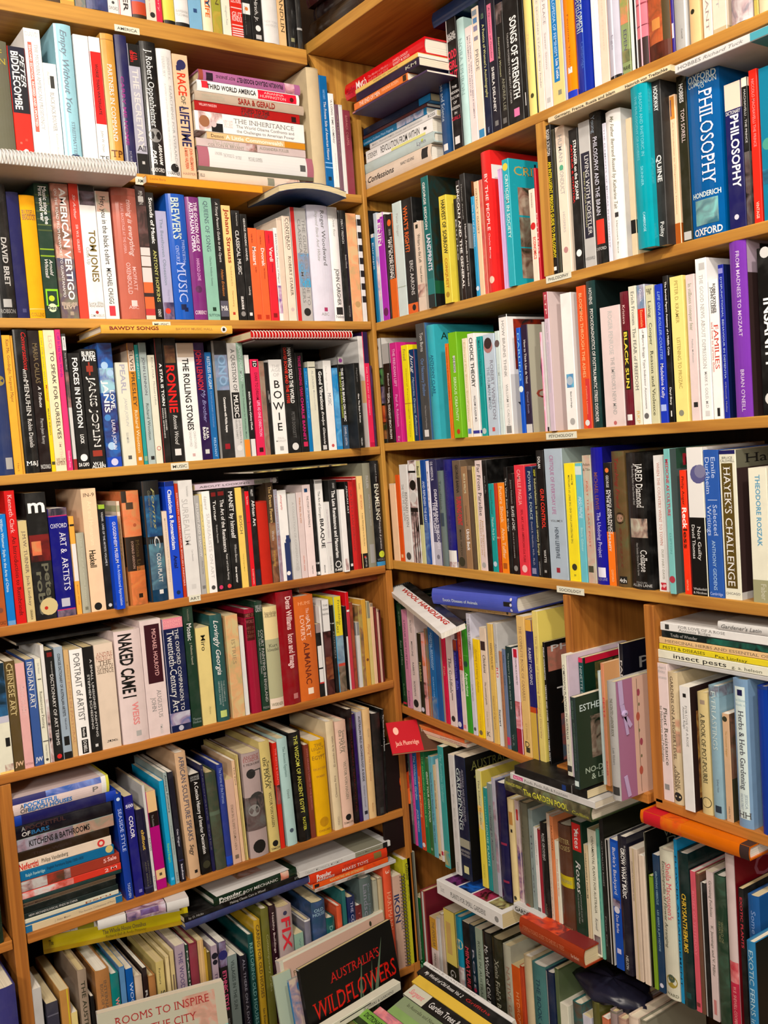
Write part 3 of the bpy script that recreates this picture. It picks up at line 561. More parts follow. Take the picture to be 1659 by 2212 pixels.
761 768 1280|c45|slim pink red booklet|B 0 20 d12;B 18 20 eee
768 775 1302|843|slim brown paperback|P 0 100 843 a64
779 786 1345|ddd|slim pale booklet|B 0 20 999
786 794 1308|ba6|slim tan booklet|P 0 100 ba6 765
794 803 1296|da4|slim mustard paperback|O 70 50 30 853
804 811 1300|dc8|slim straw booklet|B 0 20 998
811 818 1304|eca|slim cream booklet|B 0 4 987
820 824 1312|833|thin maroon booklet|B 0 4 622
825 829 1316|dba|thin pale booklet|B 0 4 987
829 833 1318|622|thin dark red booklet|B 0 4 411
@LA
100 131 *22|654|brown cloth hardback cut off by the frame|B 0 2 543
131 162 *21|ec6|yellow paperback seen only at its foot|B 96 100 da5
163 187 *22|688|grey green paperback seen only at its foot|P 60 100 688 aa9
187 234 *23|347|thick dark blue hardback|P 70 100 347 569
235 258 *21|eee|white paperback with a tiny emblem|O 90 50 14 555;H 95 3 888 SWORD
259 286 *22|fee|white paperback with red edge|B 0 100 d33 0 8;60 96 55 40 444b SNIPER
287 317 *22 h|88b|blue grey hardback with orange foot|B 86 97 c53;B 97 100 432
318 340 *20|edc|cream paperback with small round emblem|80 92 40 16 c99 a novel;O 94 60 26 333
340 353 *21|d35|slim crimson paperback|60 90 50 30 eaa History
355 379 *24 h|ed6|yellow hardback with black foot|B 97 100 222;B 40 70 db4
380 410 *24 h|eee|white hardback with black foot|B 97 100 222;H 88 2 bbb BARBARA;H 91 2 bbb TUCHMAN
411 439 *23|8bd|pale blue paperback|P 0 70 8cd 5ad;Q 84 50 14 358
440 461 *23 h|fec|cream hardback with orange and blue capitals|40 80 55 50 357b FUNNY;74 88 50 46 e73b LIFE
462 482 *22|aa4|olive gold paperback|20 74 60 40 653 AMERICAN;P 80 100 aa4 bb5
484 502 *21|eed|slim cream paperback with tiny lettering|72 90 50 22 aaa Houghton Press
503 528 *23|d32|red paperback with white stripes at foot|H 64 4 fdd SHOW;H 68 4 fdd ELECTIONS;H 80 4 fccb GUT;H 84 4 fccb RUNDLE;B 74 75 fcc;B 89 90 fcc;B 92 93 fdd;B 94 95 fdd;B 96 97 fdd;B 98 99 fdd
529 546 *22|222|black paperback with white band|B 67 77 eee;O 72 50 22 d84;70 96 30 14 777 Democracy in America
547 571 *22|222|black paperback with slim white capitals|50 82 50 32 ddd E. D. Hirsch, Jr.;O 88 55 24 eee;B 94 98 ccc 30 80
572 604 *24 h|eee|tall white hardback with grey lettering|30 62 60 30 bbb and revolution;H 82 2 ccc NEW YORK;H 85 2 ccc UNIVERSITY
605 621 *23|ec9|peach paperback with dark capitals|B 0 100 c43 0 6;50 88 55 50 543s HANDLIN
624 644 *22 h|222|black hardback with gold emblem at foot|Q 93 45 18 997
645 656 *22|333|slim black hardback|B 80 82 bbb
@LG
274 290 1717 t245|14a|blue hardback with white star|O 5 50 24 def;14 54 50 48 bcf SEASIDE STYLE;84 98 50 36 bce TASCHEN
294 313 1722 t267|228|deep blue paperback with white capitals|O 10 50 40 449;H 10 3 eefb 500;20 42 50 44 eefb COLOR;Q 95 60 18 88c
315 333 1751 t292|224|navy hardback with wide spaced orange lettering|24 48 50 36 db5b chillout;62 90 70 16 776 HINWOOD;62 92 40 16 776 AND BIRKLE;B 92 94 446
334 340 1697 t306|ddd|slim white paperback|50 62 50 50 666 DAVIS;86 98 50 40 777 DAVIS
341 362 1712 t314|b08|paperback with cream head and magenta body|B 0 21 ec9;B 21 36 211;24 36 40 20 999 The Outsider;B 80 90 ec9;Q 85 50 14 654
370 380 1688 t343|1ad|slim bright blue hardback|60 78 40 50 9d4 Richard Rogers;Q 94 50 30 6cf
381 389 1670 t352|abb|slim grey paperback|2 36 50 50 334 Antique Furniture;48 74 50 30 788 Heart & Antiques;90 98 50 40 667 BALE
392 403 1669 t362|223|slim navy hardback|52 68 50 36 dde Otto Wagner;B 80 81 447;84 98 50 36 ddeb bauhaus
411 434 1628 t376|db9|tall tan hardback with grey blue capitals|3 70 50 46 667 AFRICAN SCULPTURE SPEAKS;73 82 50 44 333i Segy;Q 95 60 14 222
437 459 1675 t408|111|black paperback with bold white lettering|H 3 2 bbb GEORGE;H 5.5 2 bbb SAVAGE;8 80 55 36 fff A Concise History of Interior Decoration;O 91 55 36 443
460 467 1653 t431|225|slim purple navy paperback|4 80 50 46 667 Decorative Styles
468 490 1671 t442|454|grey green cloth hardback with faded spine|P 0 100 454 565;B 40 44 676
491 504 1653 t467|349|blue cloth hardback with pale script|3 38 50 50 9ad The Home of the Heroes;B 90 98 25c
505 523 1686 t486|dba|tan paperback lettered from foot to head|U 30 84 50 30 876 A NEW COMPLETE GUIDE TO THE WORLD;Q 92 50 22 876
524 531 1644 t500|eca|slim cream hardback|6 24 50 40 765 The Find
532 538 1632 t508|dc8|slim straw hardback with black edge|B 0 100 222 0 25
542 581 1630 t520 h|baa|grey beige hardback with dark bird drawing|H 4 3 a66s ANCIENT;H 7 3 a66s ECUADOR;H 11 2 433s E. MELBOURNE;P 42 74 444 777;O 20 40 24 333;O 46 60 42 444;O 55 40 30 999;B 17 18 444 40 96;B 18 40 444 90 96;O 90 50 34 222
585 607 1604 t558 h|dc8|buttery yellow hardback with slim serif title|18 44 62 30 443s Search for;14 42 34 36 443s the MAYA;46 78 50 28 554s VICTOR VON HAGEN;O 93 50 28 222;H 97.5 2 654 SIMON
608 617 1606 t588|d32|slim red paperback|5 40 60 40 e88 THE ARTS & CRAFTS;P 40 58 333 a66
622 643 1597 t597|bdd|pale aqua hardback|8 36 55 26 688s The Ancient Egyptians;48 56 55 24 788 David;O 86 50 20 567
647 672 1585 t622 h|111|black hardback with yellow capitals|3 74 50 34 dd6 THE WISDOM OF ANCIENT EGYPT;78 90 55 26 dd5 KASTER
674 684 1610 t656|843|slim mauve brown hardback|4 70 60 36 b77 JOHN GRAHAM: LORD OF THE BORDERS
686 717 1602 t668 h|eb1|bright yellow cloth hardback|H 5 3 973s THE;H 9 3 973s LEGACY;H 13 2 973s OF;H 18 4 973s EGYPT;H 30 2 b84s SELECTED;H 38 2 a74s WARD;O 86 50 30 c91;H 95 2 a73s OXFORD
724 741 1560 t702|edb|slim cream hardback lettered upward|U 14 42 60 26 987 El mundo de la vejez;U 50 70 50 26 987 Clemente Airo;U 88 96 50 24 a98 YNDIO
742 765 1560 t722|ecb|cream hardback with grey serif title|9 30 65 24 887s Search for;8 30 38 32 887s the MAYA;38 74 55 26 887s VICTOR VON HAGEN;O 91 50 26 222;H 96 2 876 SIMON
768 778 1533 t749|211|slim black paperback with red lettering|8 90 50 34 622 PRECOLUMBIAN TERRACOTTAS
779 786 1543 t759|316|slim indigo paperback|B 0 2 325
787 798 1539 t769|bbc|slim lilac grey paperback|4 64 50 40 112b AUSTRALIAN FIELD ARCHAEOLOGY: A GUIDE;68 88 50 26 557 Graham Connah;Q 93 50 30 334
799 814 1533 t782|ec9|cream hardback with pale brown title|18 26 60 26 ba8 Quick;32 66 50 30 c97i Flying The Horizons;86 94 50 20 c96 Methuen
816 834 1543 t801|222|glossy black hardback|P 0 100 222 333;B 92 98 444 30 70
835 839 1533 t825|111|thin black hardback with white lettering|5 40 50 60 eee The Mexican Church of Budapest
-26 9 1800|132|dark green hardback with thin red line cut off by the frame|B 66 67 a33
@LH
-20 34 2143 T d-4|448|violet blue hardback with thick cream pages|B 96 97 557
61 90 2142 T|ccc|pale grey stack of stapled booklets|B 30 31 999
99 126 2170 T|445|dark grey paperback with white pages|B 10 11 778
128 150 2142 T|c95|tan folder with yellow edge|B 0 100 dc3 70 82
152 168 2190 T|ed9|small cream paperback|20 50 50 40 333b D
166 186 2098 T|a98|tan hardback lettered in brown capitals|8 60 50 46 443 THE AUSTRALIAN
195 203 2153 T|222|thin black paperback|B 0 1 333
204 236 2100 T|b85|thick brown paper covered hardback|8 50 62 20 765s INTERNATIONAL;10 40 36 20 765s BOOK OF WOOD
237 256 2106 T|188|teal hardback|20 40 60 46 e99b WOOD
257 269 2090 T|69c|pale blue cloth hardback|B 0 1 58b
271 287 2095 T|16b|bright blue paperback with white capitals|12 60 60 46 cdf WOODWORK
290 306 2110 T|dcb|cream hardback|B 0 1 cba
307 317 2092 T|322|slim black brown hardback|20 40 50 50 cccb RED
320 335 2110 T|b85|tan hardback with worn edge|B 0 1 a74
336 354 2080 T|dc8|cream paperback with black lettering|6 20 40 24 443 Furniture;26 50 60 56 554b SCALE
357 365 2068 T|eda|slim cream booklet|B 0 1 dc9
366 375 2056 T|dc9|slim straw booklet|B 20 40 876 30 70
377 399 2045 T|bab|lilac grey paperback|6 60 50 44 658 THE WOODWORKER
400 406 2042 T|354|thin green paperback|5 50 50 50 ddd MAKING
407 425 2040 T|945|maroon hardback|B 0 1 834
426 439 2033 T|db8|jagged stack of tan magazines|B 0 100 ec9 40 60
440 446 2050 T|ca4|thin mustard booklet|B 0 1 b93
447 454 2058 T|763|thin brown booklet|B 0 1 652
455 469 2045 T|bab|lilac paperback with black cat shape|O 10 50 50 223;O 16 50 40 223;26 60 50 44 657 TRADITION
471 488 2037 T|222|paperback with violet flower head and pink capitals|P 0 24 99b 336;O 13 50 60 337;28 66 50 50 e69b ETHNIC STYLE;74 96 50 36 aaa BRITISH BOOKS
491 512 2067 T|899|grey paperback with white top pages|6 62 50 36 344 VILLAGES IN THE SUN
517 533 2067 T|223|dark slate hardback|4 84 50 36 99a ALL THERE ON A DAY
534 546 2020 T|155|slim dark teal hardback|8 90 50 60 8bbs RESTORING OLD HOUSES
547 561 1990 T|ca3|mustard yellow hardback with dark capitals|4 70 50 50 543s CARING FOR OLD HOUSES;80 96 50 36 543 Ian Evans
562 579 1965 T|773|olive hardback|22 70 60 30 aa7 Contemporary Crafts
580 594 1958 T|312|narrow black hardback|6 40 50 30 dcc Healthy Buildings;44 60 50 30 dcc Health
597 629 1962 T|baa|lilac grey hardback with big red capitals|O 6 50 14 446;10 60 50 60 d34b FIX IT
636 656 2020 T|9ba|grey green paperback|6 40 60 26 799 wood
657 670 1988 T|889|small grey hardback|B 0 2 eee
671 701 1952 T|357|slate blue hardback with building drawing|P 0 60 357 469;H 8 3 acd OLD;H 12 3 acd HOUSE;40 70 60 40 cdes Art Deco
704 722 1985 T|266|dark teal hardback with red page edges|10 40 50 40 8bbs DECOR
726 737 1958 T|d64|slim orange red hardback|B 0 1 c53
738 746 1925 T|377|slim teal cloth hardback|B 0 1 266
749 766 1940 T|236|navy hardback|5 50 50 36 bbd THE COMPLETE
767 782 1958 T|733|maroon cloth hardback|5 40 50 30 a66 TILES
775 801 1900 T|677|thick grey green hardback with black endpapers|5 50 40 34 99as Landscape;6 40 70 18 89a Garden Design
805 814 1902 T|bba|slim cream hardback|B 0 1 998
815 825 1898 T|cb9|slim buff hardback|B 0 1 a98
826 843 1873 T|e64|orange red hardback with pale capitals|4 7 50 50 fdc 3;24 60 50 50 fb9s HARTMANN
848 867 1895 T|dba|buff paperback beside the wire comb|20 50 30 60 347b IKON;34 60 70 24 778 OLIVER
870 886 1858 T|cc3|acid yellow paperback|4 20 50 50 553i Guide;24 40 50 20 774 Australia
887 896 1842 T|998|slim grey paperback|B 0 100 555 40 60
@RB
958 975 103|258 |dark blue hardback with pale lettering|14 70 50 44 bcd Men, Heroes and Science;Q 94 50 26 eee
980 1001 47|111|black paperback with pink stacked words|B 0 100 ddd 0 10;H 12 3 fff RACHEL;H 15 3 fff SIMMONS;H 27 6 e35b ODD;H 35 6 e35b GIRL;H 43 6 e35b OUT;H 52 2 eee THE;H 56 2 eee HIDDEN;H 60 2 eee CULTURE;H 64 2 eee OF;H 68 2.2 eee AGGRESSION;H 72 2 eee IN;H 76 2.5 d35 GIRLS;Q 93 50 24 eee
1003 1018 45 h|cee|pale mint hardback|16 60 50 50 acc NORA EPHRON
1019 1034 62|fee|cream white paperback with ruled lettering|8 80 64 18 778 DALE SPENDER: THERE'S ALWAYS BEEN A WOMEN'S;8 60 34 18 889 MOVEMENT THIS CENTURY
1035 1049 20|fed|cream paperback with striped head|B 2 6 9ab 10 80;B 8 12 69c 20 80;B 14 18 99b 20 80;B 22 25 99a 20 80;32 48 50 50 999 PRIDE;Q 96 50 40 49c
1050 1065 4|124|dark navy paperback with yellow lettering|10 14 50 40 8a8 WRITER;18 72 55 34 dd9 A Poetics of Women's Autobiography;94 98 50 26 abd Indiana
1066 1084 -18|223|near black paperback with pink panel|B 10 50 e8a 10 60;12 48 36 20 745 A Question of Gender;54 86 40 30 eeeb SHEILA DELANEY;Q 94 50 20 888
1085 1100 12|222|slim black paperback with grey photograph at head|P 0 16 222 999;26 58 30 30 bb9i Interesting Women;60 86 60 40 998 ANDREA LEE;Q 94 50 26 777
1101 1133 *23.5|222|thick black paperback with huge white capitals|20 82 62 44 fffbs SONGS OF STRENGTH;30 84 22 11 bbb TALKING WOMEN'S TALK ABOUT CANCER;Q 92 55 18 e8b
1134 1143 *23|111|thin black paperback|B 80 90 ddd 40 60
1145 1165 *24|fe9|pale yellow hardback|B 0 100 333 88 100;O 86 50 18 553;40 70 40 20 ec9 The Women
1166 1179 *23|fed|cream paperback with grey capitals|10 60 50 30 bbb THE SECOND STAGE;62 82 50 26 aaa Betty Friedan
1180 1194 *24|fee|white paperback with wide grey capitals|10 40 50 40 aaa MAN'S PLACE;46 72 50 30 bbb Sawer Simms;Q 94 50 26 ccc
1196 1222 *24|ed9|cream paperback with sky blue title strip|B 10 84 28c 20 66;14 66 44 24 bdf ENCYCLOPEDIA OF FEMINISM;68 82 50 24 fff Lisa Tuttle;Q 92 60 14 998
1222 1227 *23|bbd|thin lavender paperback|B 0 1 99c
1228 1249 *23 h|f91|bright orange hardback with blue foot|B 95 100 24c;40 80 50 16 a62 Feminist Theory;Q 80 45 22 eee
1251 1283 *24 h|13a|glossy royal blue hardback|20 60 40 44 dees HUMAN DEVELOPMENT;66 84 50 18 57c Cambridge;B 0 100 46c 54 62
1285 1300 *23|fff|plain white paperback|40 60 50 24 eee Stories
1301 1318 *22|fdc|pale pink paperback|30 76 50 20 ecb Female Friends
1320 1345 *23 h|ccd|silver grey hardback|B 0 100 eef 40 55;B 98 100 222;70 80 40 20 aab Ego
1346 1364 *23|9a7|green paperback with pink cartoon head|P 0 66 e98 9a6;70 84 50 40 667 EDEN;H 90 3 554 SUE;H 96 2.6 333b WAVE;P 84 92 675 9a7
1366 1379 *22|eee|slim white and black paperback|B 0 100 222 60 100
1381 1404 *24 h|e89|glossy pink hardback with charcoal foot|B 60 61 945;B 74 74.6 734;B 82 100 433;B 0 100 fcd 36 50;B 50 51 612
1406 1452 *24 h|b63|large orange brown hardback with torn jacket|P 0 100 c74 853;B 0 100 542 70 100;Q 78 40 20 d95;P 90 100 421 632
1453 1459 *22|439|thin purple paperback|B 80 90 dde 20 90
1461 1489 *24 h|bbb|pale grey hardback|B 0 100 ddd 80 92;50 70 60 20 eee Modern;88 94 60 12 888 Cornell
1493 1516 *23|ec9|cream yellow hardback with small black oval|O 80 35 20 332
1521 1540 *23|fed|off white paperback|70 96 50 36 a99s KANT
1541 1571 *22|edc|cream white thick paperback|60 84 40 20 bbb KANT;B 97 100 cb9
1582 1627 *24 h|ddd|broad white hardback with blue grey wave at foot|P 78 100 ddd 678;H 66 2 999 A LIFE
1629 1639 *22|cb6|slim olive paperback|B 80 90 aa5
1641 1668 *23|edb|cream hardback|B 0 4 cba
@RC
805 813 458|222|thin black hardback|30 84 50 44 ddd CHRONICLES OF REVOLUTION
814 821 507|28b|slim blue paperback|10 40 50 50 def Europe;B 0 4 eee
822 829 462|cde|slim white and blue paperback|P 40 80 9be fff
829 842 463|b3c|bright purple paperback|B 0 4 fff;4 30 30 50 fffb LENIN;O 92 50 40 726;6 28 74 20 fdf Robert Service
843 847 464|211|thin black paperback|B 0 1 333
848 862 466|e72|paperback half black half orange|B 0 62 222;O 8 50 30 e73;14 20 50 30 ccc GEORGE;22 62 60 36 eeeb POLITICS AND POLICY;24 62 30 30 eeeb IN EUROPE
863 882 441|dee|plain pale paperback|10 30 50 24 bbb Peter Singer;B 74 74.6 aba
883 905 434|222|black paperback with orange capitals and foot|6 46 34 40 e73b WHAT'S RIGHT?;54 84 60 34 ddd ERIC AARONS;B 91 100 e73;O 95 60 18 222|C 6 94 16 40 222;K 6 94 28 15 fffb Whats
906 922 482|edc|cream paperback with tank drawing|Q 5 40 16 332;14 46 60 40 443 Writers on the Left;50 68 62 26 554 Daniel Aaron;P 70 84 edc 222
927 942 385 d-1|177|teal paperback with big white letters|4 40 40 34 eeeb GEORGE SEDDON;44 72 60 56 eefb LANDPRINTS;B 78 90 288;B 90 100 233|W 0 100 0 80 144 332;C 0 100 80 90 264;C 0 100 90 100 222;K 40 100 38 16 eeeb L
962 978 426 d-1|ed5|bright yellow paperback with black capitals|4 30 55 50 332b HARVEST OF;32 54 55 50 332b SORROW;58 86 50 34 c82b CONQUEST;O 92 45 24 b93
993 1000 431|222|thin black paperback|20 60 50 40 ccc Burke
1000 1008 392|211|slim black paperback with white title|4 90 50 60 fffb LINCOLN AND THE GENERAL
1009 1020 378|222|black paperback with small white lettering|8 36 30 20 bbb Hannah Arendt;40 90 60 30 dddb Hannah Arendt and Leo Strauss|C 0 60 40 60 999;C 10 70 6 26 742;K 30 90 20 10 fff H
1030 1037 426|3ad|slim light blue paperback|8 50 50 40 def The End of the Nation;O 92 50 50 def
1038 1048 394|fdb|slim peach cream paperback|6 46 50 34 875 ORTEGA Y GASSET
1049 1056 390|d87|slim salmon paperback|P 0 100 d87 c66
1057 1077 332 h|e33|thick red hardback with white capitals|16 56 55 30 fee BY THE PEOPLE;58 76 55 16 fdd Charles Murray;O 91 50 26 fdc|C 0 100 10 20 eee;C 14 100 30 50 e33;C 20 100 20 30 eee;C 10 100 48 56 eee;C 10 100 78 90 eee
1090 1098 367|ecf|thin lilac paperback|B 0 1 dbe
1100 1114 347 d-1|3bc|turquoise paperback with white capitals|O 6 50 40 ed5;12 62 60 46 eff CRITICISM IN SOCIETY;24 52 30 24 9de IMRE SALUSINSZKY|C 0 100 0 100 2ab;K 8 98 9 7 ca5s CRITICISM;K 40 98 4 3 134 IMRE;W 12 86 22 44 443 ba9;W 12 86 45.5 69 332 998;W 12 86 70 94 332 a98
1153 1165 411|fed|cream paperback with red lettering|4 20 50 22 444 INTRODUCING;O 40 50 46 d33;52 76 60 50 e43b ECONOMICS
1166 1170 364|c23|thin red paperback|40 80 50 60 fdd ESTHERS
1195 1207 273|111|black paperback with yellow lettering|3 20 50 56 dddb ROGER SCRUTON;24 88 55 54 ed3b AN INTELLIGENT PERSON'S GUIDE TO PHILOSOPHY;Q 95 50 24 fff
1208 1214 281|443|thin dark olive paperback|B 0 1 554
1216 1236 277|fed|cream paperback with wide thin capitals|6 24 50 44 bbb HUMAN;28 46 50 44 bbb CONDUCT;O 28 50 22 6b9;58 72 50 26 ccc HOSPERS;O 84 50 24 c99
1244 1263 283|222|black paperback with red and white lettering|8 50 66 34 fffbs STRANGER on the SQUARE;10 52 28 20 d33b ARTHUR & CYNTHIA;O 88 50 30 fff
1265 1289 268|ccc|silver paperback with charcoal title panel|B 21 80 334 14 90;23 78 62 36 eees LIVING WITH KOESTLER;34 72 34 12 cc9 EDITED BY CELIA GOODMAN;H 94 2 888 WEIDENFELD
1290 1315 245|222|black hardback with red square near the foot|3 14 40 36 9ab Young;17 68 50 36 dde PHILOSOPHY AND THE BRAIN;B 71 87 e43 20 86;H 90 2 ccc OXFORD
1316 1324 268|eef|thin white paperback with lilac lettering|4 90 50 40 aab THE ELEMENTS OF MORAL PHILOSOPHY
1325 1357 245 h|fff|thick white hardback with grey italic title|4 66 50 26 998i My Father Bertrand Russell by Katharine Tait;Q 70 50 12 444;74 96 50 10 998 Harcourt Brace
1366 1378 258|fec|cream hardback with black band|B 74 84 222
1380 1416 190 h d-3|0ab|broad turquoise hardback|6 44 64 17 7cd REASON AND RHETORIC IN;7 46 36 15 7cd THE PHILOSOPHY OF HOBBES;50 62 54 15 8de SKINNER;78 90 54 14 bef CAMBRIDGE
1422 1443 172 d-2|333|charcoal paperback with white names|5 20 50 44 eeebs HOOKWAY;46 62 54 48 eeebs QUINE;86 95 54 40 eee Polity
1460 1473 208|fdb|slim cream paperback with orange and violet head|B 1 16 d94 14 86;B 3 14 447 20 34;18 80 50 24 ca8 An Introduction to Wittgenstein's Tractatus;B 86 100 b62
1477 1497 168|332|dark brown black paperback|5 16 50 44 eeeb HOBBES;20 40 54 40 dcc TOM SORELL;B 94 99 ccc 10 90;84 92 50 24 ccc
1499 1569 158 h|06a|very thick blue hardback with white title|H 2.5 2.5 dee THE;H 6 4 deebs OXFORD;H 9.5 3 cdd COMPANION;H 12 2 cdd TO;14 70 62 40 eefs PHILOSOPHY;H 75 3 deeb HONDERICH;P 78 93 8cc 478 14 84;H 97 4 eeebs OXFORD
1577 1613 186|226|navy paperback with peach head|B 0 18 fdc;H 20 2.5 eee DICTIONARY;H 23 2 eee OF;22 72 56 50 fffb PHILOSOPHY;O 92 45 14 dde
1614 1627 170|222|black paperback with cream head|B 0 6 fed;8 44 55 36 ccc MACHIAVELLI . THE PRINCE;P 50 100 222 777
1630 1648 154|e32|slim red paperback|6 50 50 34 f99 NICCOLO MACHIAVELLI THE PRINCE;86 97 50 36 fdc VINTAGE
1651 1680 150|18a|broad teal paperback with round picture|O 50 50 40 5a9;P 66 76 39b 146
@RD
815 838 735|221|paperback with white script over stained glass pattern|B 0 28 ddd;4 24 50 60 222i Goya;P 29 44 223 6a6;P 46 62 226 aab;P 64 80 622 d74;P 81 96 342 b85
839 854 744|211|black paperback with white capitals|30 54 66 24 ddd Radical Social;50 96 50 30 eeeb SOCIAL THOUGHT ERICH FROMM;B 0 20 bbb
856 870 742|d39|magenta paperback|6 44 55 40 fce THE FREUDIAN LEFT;52 84 55 36 fbe Paul A. Robinson;94 99 50 30 ecd Ex
880 894 747|fe2|bright yellow paperback|4 16 46 40 875s Freud;B 60 61 c93;24 96 60 16 b93 General Psychological Theory
896 908 756|147|blue paperback with red edge|B 0 100 c34 90 100;4 26 50 56 eeei Jung;30 94 50 40 bcdi Memories, Dreams, Reflections
914 933 701|555|dark grey paperback|8 24 60 36 ddd Tom Burns;30 62 54 36 79c Our Necessary Shadow;70 90 54 14 bbb The Nature of Psychiatry;Q 94 50 24 eee|C 0 100 0 100 58b
937 954 704 h|4bc|turquoise blue hardback|26 60 64 30 268 ANTHONY CLARE;28 62 36 16 168 IN THE PSYCHIATRIST'S CHAIR|K 10 90 10 6 243 ANTHONY
974 980 743|f82|thin orange paperback|4 60 50 50 c52 EDWARD DE BONO CONFLICT
982 1000 720 d-1|8c2|lime green paperback|B 22 38 ddd 44 70;24 37 56 26 354 DE BONO;42 84 52 32 efd SERIOUS CREATIVITY;O 94 55 20 c42|C 0 100 0 100 7b2
1011 1021 732|fed|slim cream paperback|4 84 50 40 dc9 Edward De Bono Sur/Petition;Q 94 50 36 69d
1023 1038 722|fff|white paperback with condensed black capitals|4 52 50 50 444b CHOICE THEORY;60 86 54 30 556 WILLIAM GLASSER M.D.;B 94 97 44a
1042 1053 728|1aa|slim teal paperback with torn edge|4 50 50 36 267 Mark Strand Selected Works;O 95 50 40 cdd
1056 1080 724|cde|pale grey blue paperback with tiny portrait|O 12 44 40 b88;O 9 44 34 433;26 84 66 30 99a ROBERT WINSTON;32 74 32 26 9ab THE HUMAN MIND;Q 94 50 12 d66
1082 1091 716|dee|thin pale paperback with tiny portrait|O 12 44 60 766;32 76 50 40 cdd HUMAN INSTINCT
1092 1110 682|fff|tall white paperback with grey capitals|B 0 2 333;5 52 50 34 aaa HOW BRAINS THINK;58 92 54 28 bbb WILLIAM H. CALVIN;Q 96 50 30 999|W 10 98 4 46 b42 333;C 0 100 50 100 ddd;K 10 60 78 9 444 W
1128 1136 709|16d|slim vivid blue paperback|5 50 50 50 9df DARLING;O 58 50 60 eff
1138 1152 703|324|deep purple paperback|14 54 52 34 eee How to Think Like da Vinci;62 82 52 30 99b Daniel Smith;B 92 100 ddd|C 0 100 0 100 bba;K 10 60 62 12 a54s da;O 36 40 26 645
1178 1182 718|fde|thin pale pink paperback|P 0 100 fde e9c
1183 1188 696|eee|thin white paperback|B 96 100 333
1190 1200 632 d-1|dcd|lilac grey paperback with rose head|B 0 19 b45;2 16 50 40 ecc ETP;22 34 50 30 bbb Claire Bliss;36 72 50 34 ccd Exploring Psychological Disorders|C 0 100 0 100 dcc;K 24 90 8 9 c97s EXP;K 24 70 17 9 c97s PS;K 24 50 26 9 c97s D
1226 1249 636|fff|plain white paperback with small blue face picture|P 59 69 27c 7ce 20 86;O 64 50 30 bcd;72 84 54 14 444 Black and Single;O 94 55 24 bbb|C 0 100 0 100 ddd
1261 1280 620|e63|orange paperback|5 64 46 34 fc9 BLOOMING THROUGH THE ASHES;B 65 100 d44 50 100;70 90 60 14 fb9 Cynthia Lennox;O 96 50 26 eee
1283 1302 609|244|dark slate green hardback|5 16 55 34 eee HOVENS;19 96 58 34 eee PSYCHODIAGNOSTICS OF POSTTRAUMATIC STRESS DISORDER|C 0 100 0 100 122
1309 1352 666|edd|broad cream paperback with faint grey capitals|4 40 50 22 ccc ROGER PENROSE;42 90 52 20 bbb THE EMPEROR'S NEW MIND;O 97 50 8 c77
1354 1371 632 h|723|maroon paperback with black title panel|10 24 50 34 ecc Kristeva;B 29 73 221 26 88;30 72 56 40 ed5b BLACK SUN;Q 94 55 30 eee
1372 1388 620|eed|cream paperback with grey serif title|4 28 56 44 777s Erich Fromm;30 75 56 44 777s The FEAR of FREEDOM;90 99 54 44 ec8 RKP
1390 1407 617|fff|white paperback with blue and red head|P 0 17 79b bcd;B 17 31 d32;3 12 50 30 eef Quenk;18 30 50 34 fb8 Essentials;32 89 56 28 999 of Myers-Briggs Type Indicator Assessment;O 94 50 30 777
1408 1425 618|ddb|beige paperback with dark serif title|H 3.5 2 554 SBP;H 5.5 2 554 78;11 23 50 40 554s Laing;27 43 50 40 554s Cooper;47 94 50 40 554s Reason and Violence
1428 1444 616|24c|royal blue paperback with white script|5 54 55 40 9bei LIFE ON A ROLLER-COASTER;57 82 54 44 eef Madeleine Kelly;Q 89 50 36 bcf
1446 1458 597|111|slim black paperback with white serif title|4 54 55 34 eeeb The Survival Papers: Anatomy of a Midlife Crisis;76 88 55 34 eeeb Daryl Sharp;B 92 96 eee 40 60
1461 1489 600|fe9|pale yellow paperback with condensed capitals|3 32 50 28 ba6 PETER D. KRAMER;42 77 50 28 ba6 LISTENING TO PROZAC;O 94 45 20 998
1495 1514 595|edd|off white paperback with pale green title|6 38 48 40 9a8s In stillness conquer fear;44 60 50 20 bbb Pauline McKinnon;Q 89 55 24 333
1517 1541 561|fff|tall white paperback with grey serif capitals|Q 5 60 26 ccc;10 68 50 34 bbbs THE GOOD NEWS ABOUT DEPRESSION;70 93 55 26 bbb MARK S. GOLD, M.D.;Q 96 55 20 ddd
1543 1563 606|fff|white paperback with red and black lettering|3 24 64 30 333b ROBIN SKYNNER;5 24 36 30 333b JOHN CLEESE;32 64 66 50 d43s FAMILIES;30 66 26 26 d76s and how to survive them;B 92 98 333 40 70
1565 1577 573|23a|royal blue paperback with small capitals|Q 4 50 40 99d;8 74 55 34 bce DYSFUNCTIONAL BEHAVIOUR IN DEMENTIA;76 96 55 26 aac O'Donnell, Molloy|C 0 100 0 100 125
1592 1628 507|84b|broad purple hardback with pale capitals|10 56 54 22 dce FROM MADNESS TO MOZART;74 97 54 22 dce BRIAN O'NEILL|C 0 100 0 100 433;C 0 100 0 22 bab;K 20 80 12 12 222 F
1649 1685 538|111|thick black paperback with huge white capitals|O 3 50 30 ddd;30 72 60 60 fffb INSANITY;O 90 50 34 ddd
@RE
852 865 1045|fdb|short peach cream paperback|B 0 1 edc
866 875 1026|e62|slim orange red paperback|B 60 60.5 c42;Q 94 50 24 fc9
876 893 1004|eee|white paperback with sparse grey serif title|20 58 30 30 999s THE WAY WE LIVE NOW;28 64 66 30 888s BERNARD LEVIN;O 94 50 30 555
